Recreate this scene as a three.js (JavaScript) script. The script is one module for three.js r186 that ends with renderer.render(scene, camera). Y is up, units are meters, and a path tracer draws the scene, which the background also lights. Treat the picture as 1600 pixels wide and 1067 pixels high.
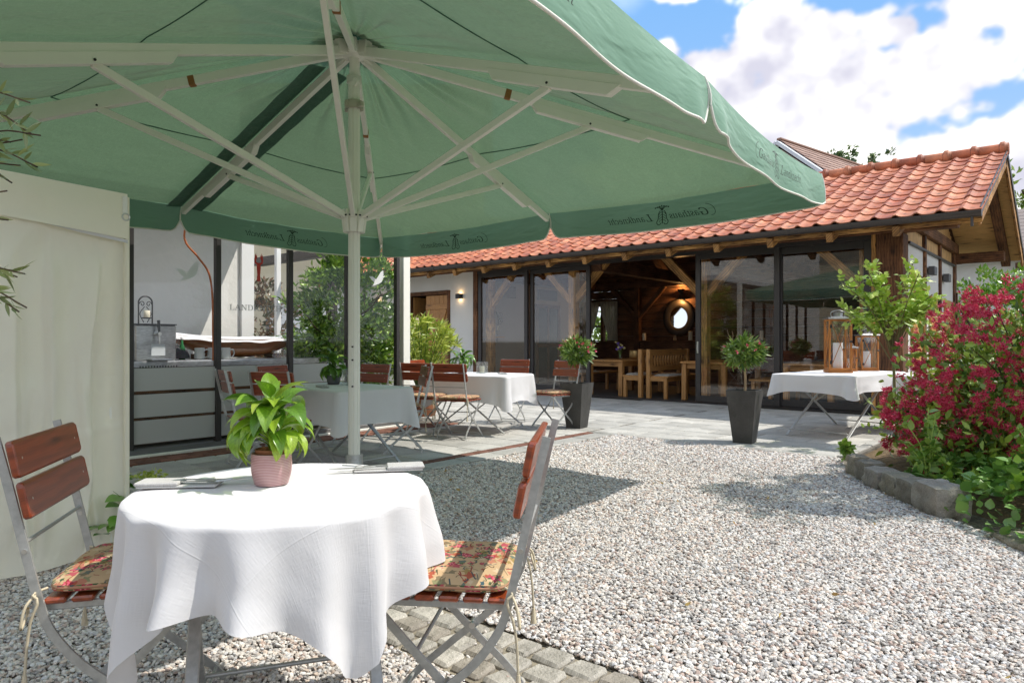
import * as THREE from 'three';
import { mergeGeometries } from 'three/addons/utils/BufferGeometryUtils.js';
import { ImprovedNoise } from 'three/addons/math/ImprovedNoise.js';
import { FontLoader } from 'three/addons/loaders/FontLoader.js';
import { TextGeometry } from 'three/addons/geometries/TextGeometry.js';

// ---------------------------------------------------------------- camera, sky, sun, exposure
const W = 1600, H = 1067;
const scene = new THREE.Scene();
const camera = new THREE.PerspectiveCamera(53.13, W / H, 0.05, 600);
const EYE = 1.16;
camera.position.set(0, EYE, 0);
camera.lookAt(-0.6522, EYE, -0.7581);
const renderer = new THREE.WebGLRenderer({ antialias: true });
renderer.setSize(W, H);
renderer.toneMapping = THREE.LinearToneMapping;
renderer.toneMappingExposure = 1.85;
renderer.shadowMap.enabled = true;
const SUN = new THREE.Vector3(0.50, 1, -0.42).normalize();
const sun = new THREE.DirectionalLight(new THREE.Color(1, 0.945, 0.86), 2.65);
sun.position.set(-4, 0, -6).addScaledVector(SUN, 60);
sun.target.position.set(-4, 0, -6);
sun.castShadow = true;
sun.shadow.mapSize.set(4096, 4096);
Object.assign(sun.shadow.camera, { left: -22, right: 22, top: 22, bottom: -22, near: 1, far: 140 });
scene.add(sun, sun.target);

const PN = new ImprovedNoise();
const N3 = (x, y, z) => PN.noise(x, y, z);
function fbm3(x, y, z, o) { let a = 0.5, s = 0; for (let i = 0; i < o; i++) { s += a * N3(x, y, z); x = x * 2.03 + 7.1; y = y * 2.03 + 3.7; z = z * 2.03 + 1.9; a *= 0.5; } return s; }
const clamp = (x, a = 0, b = 1) => Math.min(b, Math.max(a, x));
const sst = (a, b, x) => { const t = clamp((x - a) / (b - a)); return t * t * (3 - 2 * t); };
const lerp = (a, b, t) => a + (b - a) * t;

{ // the sky: clear blue air, a cumulus bank, clouds and low haze added for fill
  const w = 2048, h = 1024, data = new Float32Array(w * h * 4);
  // billows of the bank, then the added unseen clouds: direction (azimuth from the view axis, elevation, half widths), in degrees
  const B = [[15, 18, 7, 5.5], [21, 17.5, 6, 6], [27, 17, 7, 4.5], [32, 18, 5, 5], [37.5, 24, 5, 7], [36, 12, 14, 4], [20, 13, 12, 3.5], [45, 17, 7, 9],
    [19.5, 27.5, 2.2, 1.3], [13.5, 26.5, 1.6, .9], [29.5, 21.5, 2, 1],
    [-60, 16, 22, 8], [-110, 20, 26, 9], [-165, 15, 24, 8], [150, 22, 22, 10], [105, 15, 20, 7], [75, 19, 14, 9], [-25, 12, 16, 6], [-95, 44, 18, 8], [160, 50, 20, 8], [80, 52, 14, 7], [-20, 55, 12, 6], [-60, 34, 20, 9], [-130, 36, 24, 10], [120, 34, 22, 10], [175, 32, 18, 9], [75, 36, 12, 8], [-95, 62, 24, 9], [0, 66, 20, 7], [100, 70, 24, 8], [-170, 68, 24, 9], [40, 50, 14, 6]];  // clouds added mostly out of view, to whiten and lift the fill light
  const yaw0 = Math.atan2(-0.7581, -0.6522);
  for (let j = 0; j < h; j++) {
    const el = (j + 0.5) / h * Math.PI - Math.PI / 2, y = Math.sin(el), c = Math.cos(el), eld = el * 180 / Math.PI;
    for (let i = 0; i < w; i++) {
      const az = ((i + 0.5) / w - 0.5) * 2 * Math.PI, x = Math.cos(az) * c, z = Math.sin(az) * c, k = (j * w + i) * 4;
      const t = clamp(y);
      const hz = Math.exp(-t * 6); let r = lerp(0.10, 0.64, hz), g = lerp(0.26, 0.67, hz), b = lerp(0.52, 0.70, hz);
      if (y > -0.02) {
        let a = (az - yaw0) * 180 / Math.PI; a = ((a + 540) % 360) - 180;
        let bias = -1;
        for (const [ba, be, bw, bh] of B) {
          let da = a - ba; if (da > 180) da -= 360; if (da < -180) da += 360;
          da *= Math.cos(el);
          const q = (da / bw) ** 2 + ((eld - be) / bh) ** 2;
          if (q < 6) bias = Math.max(bias, 1 - q);
        }
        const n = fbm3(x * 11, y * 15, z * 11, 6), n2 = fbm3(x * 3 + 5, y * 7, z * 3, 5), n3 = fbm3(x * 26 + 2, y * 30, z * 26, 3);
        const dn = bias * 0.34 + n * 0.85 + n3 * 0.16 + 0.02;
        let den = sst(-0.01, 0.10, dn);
        const wispHaze = sst(0.12, 0.5, n2 + n * 0.35) * 0.30 + sst(12, 2, eld) * 0.35;  // thin wisps, plus a low haze band brightened all round to add fill
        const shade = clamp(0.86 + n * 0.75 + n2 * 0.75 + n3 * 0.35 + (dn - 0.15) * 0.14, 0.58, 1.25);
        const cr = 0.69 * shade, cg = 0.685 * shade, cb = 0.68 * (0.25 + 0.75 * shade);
        r = lerp(r, 0.92, wispHaze); g = lerp(g, 0.96, wispHaze); b = lerp(b, 1.02, wispHaze);
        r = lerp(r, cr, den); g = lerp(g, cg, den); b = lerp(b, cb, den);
      } else { r = 0.30; g = 0.32; b = 0.30; }
      data[k] = r; data[k + 1] = g; data[k + 2] = b; data[k + 3] = 1;
    }
  }
  const t = new THREE.DataTexture(data, w, h, THREE.RGBAFormat, THREE.FloatType);
  t.mapping = THREE.EquirectangularReflectionMapping; t.magFilter = THREE.LinearFilter; t.minFilter = THREE.LinearFilter; t.needsUpdate = true;
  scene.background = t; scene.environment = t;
}

// ---------------------------------------------------------------- helpers
function rng(seed) { let a = seed >>> 0; return () => { a = (a + 0x6D2B79F5) >>> 0; let t = a; t = Math.imul(t ^ (t >>> 15), t | 1); t ^= t + Math.imul(t ^ (t >>> 7), t | 61); return ((t ^ (t >>> 14)) >>> 0) / 4294967296; }; }
const R0 = rng(12345);
const V = (x, y, z) => new THREE.Vector3(x, y, z);
const rgb = (r, g, b) => new THREE.Color().setRGB(r, g, b);
const cam = (X, d) => [-0.6522 * d + 0.7581 * X, -0.7581 * d - 0.6522 * X];   // metres to the right of and ahead of the visitor's spot -> world x, z
const camDir = (X, d) => { const [x, z] = cam(X, d); return Math.atan2(x, z); };
const used = {};
function numbered(n) { used[n] = (used[n] || 0) + 1; return used[n] === 1 ? n : n + '_' + String(used[n] - 1).padStart(3, '0'); }
function tag(o, label, category, group) { o.userData.label = label; o.userData.category = category; if (group) o.userData.group = group; return o; }
function thing(name, label, category, p = [0, 0, 0], turn = 0, group) {
  const o = new THREE.Group(); o.name = numbered(name); o.position.set(...p); o.rotation.y = turn; tag(o, label, category, group); scene.add(o); return o;
}
function mesh(name, geo, mat) { const m = new THREE.Mesh(Array.isArray(geo) ? merge(geo) : geo, mat); m.name = name; m.castShadow = m.receiveShadow = true; return m; }
function part(parent, name, geo, mat, label) { const m = mesh(name, geo, mat); if (label) m.userData.label = label; parent.add(m); return m; }
function top(name, geo, mat, label, category, group) { const m = mesh(numbered(name), geo, mat); scene.add(m); return tag(m, label, category, group); }
function struct(name, geo, mat) { const m = mesh(numbered(name), geo, mat); m.userData.kind = 'structure'; scene.add(m); return m; }
function sub(parent, name) { const g = new THREE.Group(); g.name = name; parent.add(g); return g; }
function copyOf(o, label, p, turn) { const c = o.clone(); c.name = numbered(o.name.replace(/_\d{3}$/, '')); c.position.set(...p); c.rotation.set(0, turn, 0); c.userData = { ...o.userData, label }; scene.add(c); return c; }
function merge(list) {
  const l = list.map((g) => { const q = g.index ? g.toNonIndexed() : g; for (const k of Object.keys(q.attributes)) if (!['position', 'normal', 'uv'].includes(k)) q.deleteAttribute(k); if (!q.attributes.normal) q.computeVertexNormals(); if (!q.attributes.uv) boxUV(q); q.morphAttributes = {}; return q; });
  return mergeGeometries(l);
}
function boxUV(g, ox = 0, oy = 0) {
  const q = g.index ? g.toNonIndexed() : g, p = q.attributes.position, uv = new Float32Array(p.count * 2), a = V(), b = V(), c = V();
  for (let i = 0; i < p.count; i += 3) {
    a.fromBufferAttribute(p, i); b.fromBufferAttribute(p, i + 1).sub(a); c.fromBufferAttribute(p, i + 2).sub(a); b.cross(c);
    const x = Math.abs(b.x), y = Math.abs(b.y), z = Math.abs(b.z);
    for (let k = 0; k < 3; k++) {
      const X = p.getX(i + k), Y = p.getY(i + k), Z = p.getZ(i + k);
      const [u, v] = y >= x && y >= z ? [X, Z] : x >= z ? [Z, Y] : [X, Y];
      uv[(i + k) * 2] = u + ox; uv[(i + k) * 2 + 1] = v + oy;
    }
  }
  q.setAttribute('uv', new THREE.BufferAttribute(uv, 2)); return q;
}
// a box with chamfered edges; uv in metres, u along its longest side
function cbox(w, h, d, c = 0.004) {
  c = Math.min(c, w * 0.45, h * 0.45, d * 0.45);
  const X = w / 2, Y = h / 2, Z = d / 2, P = [], L = [w, h, d].indexOf(Math.max(w, h, d)), ou = R0() * 3, ov = R0() * 3;
  const tri = (a, b, e) => { P.push(a, b, e); };
  const quad = (a, b, e, f) => { const n = V(...b).sub(V(...a)).cross(V(...e).sub(V(...a))), m = V(...a).add(V(...e)); if (n.dot(m) < 0) { tri(a, e, b); tri(a, f, e); } else { tri(a, b, e); tri(a, e, f); } };
  const S = [-1, 1];
  for (const s of S) {
    quad([s * X, -Y + c, -Z + c], [s * X, Y - c, -Z + c], [s * X, Y - c, Z - c], [s * X, -Y + c, Z - c]);
    quad([-X + c, s * Y, -Z + c], [X - c, s * Y, -Z + c], [X - c, s * Y, Z - c], [-X + c, s * Y, Z - c]);
    quad([-X + c, -Y + c, s * Z], [X - c, -Y + c, s * Z], [X - c, Y - c, s * Z], [-X + c, Y - c, s * Z]);
  }
  if (c > 0) {
    for (const s of S) for (const t of S) {
      quad([s * X, t * (Y - c), -Z + c], [s * (X - c), t * Y, -Z + c], [s * (X - c), t * Y, Z - c], [s * X, t * (Y - c), Z - c]);
      quad([s * X, -Y + c, t * (Z - c)], [s * (X - c), -Y + c, t * Z], [s * (X - c), Y - c, t * Z], [s * X, Y - c, t * (Z - c)]);
      quad([-X + c, s * Y, t * (Z - c)], [-X + c, s * (Y - c), t * Z], [X - c, s * (Y - c), t * Z], [X - c, s * Y, t * (Z - c)]);
      for (const u of S) { const a = [s * X, t * (Y - c), u * (Z - c)], b = [s * (X - c), t * Y, u * (Z - c)], e = [s * (X - c), t * (Y - c), u * Z]; const n = V(...b).sub(V(...a)).cross(V(...e).sub(V(...a))); if (n.dot(V(...a)) < 0) tri(a, e, b); else tri(a, b, e); }
    }
  }
  const g = new THREE.BufferGeometry(), uv = [];
  for (let i = 0; i < P.length; i++) { const p = P[i], o = [0, 1, 2].filter((k) => k !== L); uv.push(p[L] + ou, p[o[0]] + p[o[1]] + ov); }
  g.setAttribute('position', new THREE.Float32BufferAttribute(P.flat(), 3)); g.setAttribute('uv', new THREE.Float32BufferAttribute(uv, 2)); g.computeVertexNormals();
  return g;
}
const bx = (w, h, d, x, y, z, c = 0.004) => cbox(w, h, d, c).translate(x, y, z);       // centre
const bb = (x0, x1, y0, y1, z0, z1, c = 0.004) => cbox(Math.abs(x1 - x0), Math.abs(y1 - y0), Math.abs(z1 - z0), c).translate((x0 + x1) / 2, (y0 + y1) / 2, (z0 + z1) / 2);   // extents
function orient(g, a, b, up = V(0, 1, 0)) { // local z from a to b
  const z = b.clone().sub(a).normalize(); if (Math.abs(z.dot(up)) > 0.999) up = V(1, 0, 0);
  const x = up.clone().cross(z).normalize(), y = z.clone().cross(x), m = new THREE.Matrix4().makeBasis(x, y, z); m.setPosition(a.clone().add(b).multiplyScalar(0.5));
  return g.applyMatrix4(m);
}
const bar = (a, b, w, h, c = 0.003, up) => orient(cbox(w, h, a.distanceTo(b), c), a, b, up);
const rod = (a, b, r, n = 8, r2 = r) => orient(new THREE.CylinderGeometry(r2, r, a.distanceTo(b), n).rotateX(Math.PI / 2), a, b);
const tube = (pts, r, seg = 12, n = 6, closed = false) => new THREE.TubeGeometry(new THREE.CatmullRomCurve3(pts, closed), seg, r, n, closed);
const lathe = (pts, n = 24) => new THREE.LatheGeometry(pts.map(([x, y]) => new THREE.Vector2(x, y)), n);
// flat bar swept along a path that lies in a plane x = const
function flatBar(pts, thick, wide) {
  const c = new THREE.CatmullRomCurve3(pts.map((p) => V(...p)), false, 'catmullrom', 0.5), n = pts.length * 4, P = [], ring = [];
  for (let i = 0; i <= n; i++) { const p = c.getPoint(i / n), t = c.getTangent(i / n), s = V(1, 0, 0), m = t.clone().cross(s).normalize(); ring.push([[-1, -1], [1, -1], [1, 1], [-1, 1]].map(([a, b]) => p.clone().addScaledVector(s, a * thick / 2).addScaledVector(m, b * wide / 2))); }
  const q = (a, b, e, f) => P.push(a, b, e, a, e, f);
  for (let i = 0; i < n; i++) for (let k = 0; k < 4; k++) q(ring[i][k], ring[i][(k + 1) % 4], ring[i + 1][(k + 1) % 4], ring[i + 1][k]);
  q(ring[0][3], ring[0][2], ring[0][1], ring[0][0]); q(...ring[n]);
  const g = new THREE.BufferGeometry(); g.setAttribute('position', new THREE.Float32BufferAttribute(P.flatMap((v) => [v.x, v.y, v.z]), 3)); g.computeVertexNormals(); return boxUV(g);
}
function grid(nu, nv, f, uvf) { // smooth sheet from f(u, v) -> [x, y, z]
  const P = [], U = [], I = [];
  for (let j = 0; j <= nv; j++) for (let i = 0; i <= nu; i++) { const u = i / nu, v = j / nv, p = f(u, v); P.push(...p); const q = uvf ? uvf(u, v, p) : [u, v]; U.push(...q); }
  for (let j = 0; j < nv; j++) for (let i = 0; i < nu; i++) { const a = j * (nu + 1) + i, b = a + 1, c = a + nu + 1, d = c + 1; I.push(a, b, d, a, d, c); }
  const g = new THREE.BufferGeometry(); g.setAttribute('position', new THREE.Float32BufferAttribute(P, 3)); g.setAttribute('uv', new THREE.Float32BufferAttribute(U, 2)); g.setIndex(I); g.computeVertexNormals(); return g;
}
function extrude(pts, depth, bevel = 0) { const s = new THREE.Shape(pts.map(([x, y]) => new THREE.Vector2(x, y))); const g = new THREE.ExtrudeGeometry(s, { depth, bevelEnabled: bevel > 0, bevelSize: bevel, bevelThickness: bevel, bevelSegments: 1, curveSegments: 8 }); return boxUV(g.index ? g.toNonIndexed() : g); }

// ---------------------------------------------------------------- textures and materials
function tileNoise(period, seed) { // tileable value noise on [0,1)
  const r = rng(seed), n = period, a = Float32Array.from({ length: n * n }, () => r());
  return (u, v) => { const x = u * n, y = v * n, i = Math.floor(x), j = Math.floor(y), fx = x - i, fy = y - j, sx = fx * fx * (3 - 2 * fx), sy = fy * fy * (3 - 2 * fy); const A = (p, q) => a[(((q % n) + n) % n) * n + (((p % n) + n) % n)]; return lerp(lerp(A(i, j), A(i + 1, j), sx), lerp(A(i, j + 1), A(i + 1, j + 1), sx), sy); };
}
const TN = [4, 8, 16, 32, 64, 128, 256].map((p, i) => tileNoise(p, 100 + i));
const tfbm = (u, v, a = 0, b = 6) => { let s = 0, w = 0.5, t = 0; for (let i = a; i <= b; i++) { s += TN[i](u, v) * w; t += w; w *= 0.6; } return s / t; };
function tex(n, f, srgb = true, sx = 1, sy = 1) {
  const d = new Uint8Array(n * n * 4);
  for (let j = 0; j < n; j++) for (let i = 0; i < n; i++) { let c = f(i / n, j / n); if (typeof c === 'number') c = [c, c, c]; const k = (j * n + i) * 4; d[k] = clamp(c[0]) * 255; d[k + 1] = clamp(c[1]) * 255; d[k + 2] = clamp(c[2]) * 255; d[k + 3] = 255; }
  const t = new THREE.DataTexture(d, n, n); t.wrapS = t.wrapT = THREE.RepeatWrapping; t.magFilter = t.minFilter = THREE.LinearFilter; if (srgb) t.colorSpace = THREE.SRGBColorSpace; t.repeat.set(sx, sy); t.needsUpdate = true; return t;
}
const rep = (t, x, y = x) => { const c = t.clone(); c.repeat.set(x, y); c.needsUpdate = true; return c; };
const std = (r, g, b, rough = 0.8, o = {}) => new THREE.MeshStandardMaterial({ color: rgb(r, g, b), roughness: rough, ...o });
const phy = (r, g, b, rough = 0.8, o = {}) => new THREE.MeshPhysicalMaterial({ color: rgb(r, g, b), roughness: rough, ...o });
const T = {};
const knots = Array.from({ length: 9 }, () => [R0(), R0(), 0.012 + R0() * 0.018]);
const grainF = (u, v) => {
  let kd = 0; for (const [ku, kv, kr] of knots) { let du = Math.abs(u - ku), dv = Math.abs(v - kv); du = Math.min(du, 1 - du); dv = Math.min(dv, 1 - dv); kd += Math.exp(-(du * du * 0.4 + dv * dv * 1.6) / (kr * kr)); }
  const warp = tfbm(u, v, 0, 3) * 0.5 + kd * 0.12, rings = 0.5 + 0.5 * Math.sin((v * 14 + warp * 3.5) * Math.PI * 2), fib = TN[6]((u * 0.14) % 1, v) * 0.6 + TN[5]((u * 0.25) % 1, (v * 2) % 1) * 0.4;
  return { g: rings * 0.35 + fib * 0.5 + tfbm(u, v, 0, 2) * 0.35, k: clamp(kd) };
};
T.wood = tex(512, (u, v) => { const { g, k } = grainF(u, v), l = 0.72 + 0.34 * (g - 0.5) - k * 0.4; return [l + 0.06, l + 0.0, l - 0.05]; }, true, 1 / 1.6, 1 / 0.5);
T.woodB = tex(512, (u, v) => { const { g, k } = grainF(u, v); return 0.3 + g * 0.5 - k * 0.2; }, false, 1 / 1.6, 1 / 0.5);
T.oldWood = tex(512, (u, v) => { const { g, k } = grainF(u, v), cr = Math.pow(TN[6]((u * 0.08) % 1, (v * 1) % 1), 6), l = 0.66 + 0.5 * (g - 0.5) - k * 0.35 - cr * 0.7 + (tfbm(u, v, 0, 2) - 0.5) * 0.35; return [l + 0.05, l, l - 0.03]; }, true, 1 / 1.4, 1 / 0.6);
T.lump = tex(512, (u, v) => tfbm(u, v, 1, 6), false, 1, 1);
T.mott = tex(512, (u, v) => 0.78 + 0.30 * (tfbm(u, v, 0, 6) - 0.5), true, 1, 1);
T.plaster = tex(512, (u, v) => { const st = Math.pow(tfbm(u, (v * 0.5) % 1, 0, 4), 2); return [0.97 - st * 0.10, 0.965 - st * 0.105, 0.955 - st * 0.115]; }, true, 1 / 3, 1 / 3);
T.weave = tex(256, (u, v) => { const a = Math.sin(u * Math.PI * 2 * 64), b = Math.sin(v * Math.PI * 2 * 64); return 0.5 + 0.25 * a * (b > 0 ? 1 : 0.3) + 0.25 * b * (a > 0 ? 0.3 : 1) + (TN[6](u, v) - 0.5) * 0.3; }, false, 1, 1);
T.crease = tex(512, (u, v) => { const w = tfbm(u, v, 0, 4); return 0.5 + 0.5 * Math.sin((u * 3 + w * 5) * Math.PI * 2) * tfbm(v, u, 0, 3) + (tfbm(u, v, 2, 5) - 0.5) * 0.7; }, false, 1, 1);
T.fabric = tex(256, (u, v) => { return 0.90 + (TN[6](u, v) - 0.5) * 0.16 + (TN[6]((u * 0.1) % 1, v) - 0.5) * 0.07 + (TN[6](u, (v * 0.1) % 1) - 0.5) * 0.07 + (tfbm(u, v, 0, 3) - 0.5) * 0.03; }, true, 1 / 0.5, 1 / 0.5);
T.linen = tex(1024, (u, v) => { const ln = (x, c, w) => Math.exp(-(((x - c) / w) ** 2)); const k = ln(u, 0.5, 0.0022) * 0.10 + ln(v, 0.5, 0.0022) * 0.10 + ln(u, 0.02, 0.0022) * 0.06 + ln(v, 0.02, 0.0022) * 0.06; return 0.35 + k + (tfbm(u, v, 0, 3) - 0.5) * 0.75 + (TN[6]((u * 0.2) % 1, v) - 0.5) * 0.05 + (TN[6](u, (v * 0.2) % 1) - 0.5) * 0.05; }, false, 1 / 0.8, 1 / 0.8);
T.stone = tex(512, (u, v) => { const s = TN[6](u, v), n = 0.74 + (tfbm(u, v, 0, 5) - 0.5) * 0.34 + (s > 0.82 ? 0.16 : s < 0.14 ? -0.24 : 0); return [n + 0.01, n, n - 0.025]; }, true, 1 / 0.5, 1 / 0.5);
T.concrete = tex(512, (u, v) => { const n = 0.84 + (tfbm(u, v, 0, 6) - 0.5) * 0.26 + (TN[6](u, v) - 0.5) * 0.12 - sst(0.62, 0.78, tfbm(v, u, 0, 3)) * 0.12; return [n, n, n - 0.012]; }, true, 1 / 1.7, 1 / 1.7);
T.brush = tex(256, (u, v) => 0.82 + (TN[6]((u * 0.06) % 1, v) - 0.5) * 0.25 + (tfbm(u, v, 0, 3) - 0.5) * 0.2, true, 1 / 0.4, 1 / 0.4);
T.spangle = tex(256, (u, v) => 0.90 + (tfbm(u, v, 2, 5) - 0.5) * 0.18, true, 1 / 0.25, 1 / 0.25);

T.tile = tex(512, (u, v) => { const n = tfbm(u, v, 0, 6), l = 0.80 + (n - 0.5) * 0.6, li = sst(0.60, 0.72, tfbm(v, u, 1, 5)) * 0.18; return [l - li, l - li * 0.6, l - li * 0.5]; }, true, 1.3, 1.3);
T.vein = tex(256, (u, v) => { const m = Math.exp(-(((u - 0.5) / 0.03) ** 2)), a = Math.abs(u - 0.5), w = 0.5 + 0.5 * Math.cos((v * 11 - a * 5) * Math.PI * 2), k = Math.pow(w, 6) * 0.10, sp = (tfbm(u, v, 1, 5) - 0.5) * 0.22; const l = 0.90 - k + m * 0.10 + sp; return [l + 0.03 * sp + m * 0.03, l, l - 0.06 + m * 0.05]; });
const wood = (r, g, b, rough = 0.6, o = {}) => std(r, g, b, rough, { map: T.wood, bumpMap: T.woodB, bumpScale: 0.0012, ...o });
const oldw = (r, g, b, rough = 0.8, o = {}) => std(r, g, b, rough, { map: T.oldWood, bumpMap: T.oldWood, bumpScale: 0.004, ...o });
const M = {
  slat: phy(0.40, 0.085, 0.026, 0.32, { map: T.wood, clearcoat: 0.6, clearcoatRoughness: 0.2 }),
  zinc: std(0.56, 0.57, 0.55, 0.42, { metalness: 0.5, map: T.spangle }),
  iron: std(0.045, 0.043, 0.042, 0.5, { metalness: 0.5 }),
  bolt: std(0.6, 0.6, 0.58, 0.3, { metalness: 0.9 }),
  alu: std(0.86, 0.85, 0.77, 0.5),
  aluShade: std(0.72, 0.72, 0.64, 0.5),
  cloth: phy(0.79, 0.79, 0.80, 0.9, { bumpMap: T.linen, bumpScale: 0.004, transmission: 0.25, thickness: 0, sheen: 0.2 }),
  cushion: null,
  plaster: std(0.80, 0.80, 0.78, 0.92, { map: T.plaster, bumpMap: rep(T.lump, 1.2), bumpScale: 0.006 }),
  greyWall: std(0.42, 0.40, 0.38, 0.9, { map: T.plaster }),
  cream: std(0.76, 0.68, 0.50, 0.92, { map: T.plaster, bumpMap: rep(T.lump, 1), bumpScale: 0.006 }),
  timber: oldw(0.31, 0.155, 0.068),
  timberDark: oldw(0.23, 0.118, 0.062),
  timberHoney: oldw(0.78, 0.46, 0.15, 0.7),
  board: wood(0.95, 0.69, 0.33, 0.7),
  pine: wood(0.72, 0.42, 0.15, 0.5),
  shutter: wood(0.80, 0.50, 0.12, 0.6),
  teak: wood(0.72, 0.32, 0.08, 0.45),
  frame: std(0.050, 0.045, 0.043, 0.42, { metalness: 0.25 }),
  gutter: std(0.085, 0.073, 0.068, 0.45, { metalness: 0.35, map: T.spangle }),
  glass: phy(1, 1, 1, 0.0, { transmission: 1, thickness: 0, ior: 1.52 }),
  clearGlass: phy(1, 1, 1, 0.0, { transmission: 1, thickness: 0, ior: 1.52, specularIntensity: 0.28 }),
  frost: phy(0.78, 0.78, 0.77, 0.75, { transmission: 0.55, thickness: 0 }),
  steel: std(0.62, 0.63, 0.63, 0.3, { metalness: 0.9, map: T.brush }),
  slab: [0.64, 0.58, 0.69, 0.53].map((k) => std(k, k * 0.98, k * 0.93, 0.85, { map: T.concrete, bumpMap: rep(T.lump, 2), bumpScale: 0.003 })),
  granite: [0.70, 0.62, 0.76, 0.58].map((k, i) => std(k, k * (i === 1 ? 0.93 : 0.97), k * (i === 1 ? 0.84 : 0.91), 0.85, { map: T.stone, bumpMap: rep(T.lump, 4), bumpScale: 0.012 })),
  sandstone: [0.58, 0.48, 0.64].map((k, i) => std(k, k * 0.93, k * (0.78 + i * 0.04), 0.9, { map: T.stone, bumpMap: rep(T.lump, 3), bumpScale: 0.02 })),
  brick: [0.34, 0.27, 0.40].map((k) => std(k, k * 0.46, k * 0.33, 0.9, { map: T.stone, bumpMap: rep(T.lump, 4), bumpScale: 0.006 })),
  terracotta: std(0.56, 0.215, 0.10, 0.8, { map: T.mott, bumpMap: rep(T.lump, 2), bumpScale: 0.004 }),
  slate: std(0.105, 0.105, 0.105, 0.6, { map: rep(T.stone, 1.5), bumpMap: rep(T.lump, 3), bumpScale: 0.004 }),
  wax: phy(0.80, 0.74, 0.58, 0.5, { transmission: 0.15, thickness: 0 }),
  soil: std(0.30, 0.22, 0.13, 1, { map: rep(T.stone, 2), bumpMap: rep(T.lump, 3), bumpScale: 0.03 }),
  potSoil: std(0.045, 0.03, 0.02, 1, { bumpMap: rep(T.lump, 6), bumpScale: 0.02 }),
  bark: std(0.20, 0.15, 0.10, 0.95, { map: T.oldWood }),
  stem: std(0.12, 0.20, 0.04, 0.7),
  white: std(0.78, 0.78, 0.77, 0.6),
  black: std(0.02, 0.02, 0.02, 0.5),
  tent: phy(0.94, 0.90, 0.76, 0.9, { bumpMap: rep(T.crease, 0.6), bumpScale: 0.004, transmission: 0.3, thickness: 0 }),
  green: phy(0.215, 0.35, 0.205, 0.85, { map: rep(T.fabric, 2.2), bumpMap: rep(T.crease, 0.5), bumpScale: 0.004, transmission: 0.34, thickness: 0 }),
  greenDouble: phy(0.075, 0.18, 0.12, 0.85, { map: rep(T.fabric, 1.1), bumpMap: rep(T.crease, 0.6), bumpScale: 0.01, transmission: 0.06, thickness: 0 }),
  trim: std(0.78, 0.77, 0.70, 0.8),
  seam: std(0.05, 0.12, 0.08, 0.9),
};
const leafMat = (rough = 0.45, tr = 0.4) => phy(1, 1, 1, rough, { transmission: tr, thickness: 0 });
M.leaf = leafMat(); M.leafGloss = leafMat(0.3, 0.3); M.petal = leafMat(0.6, 0.35);
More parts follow.
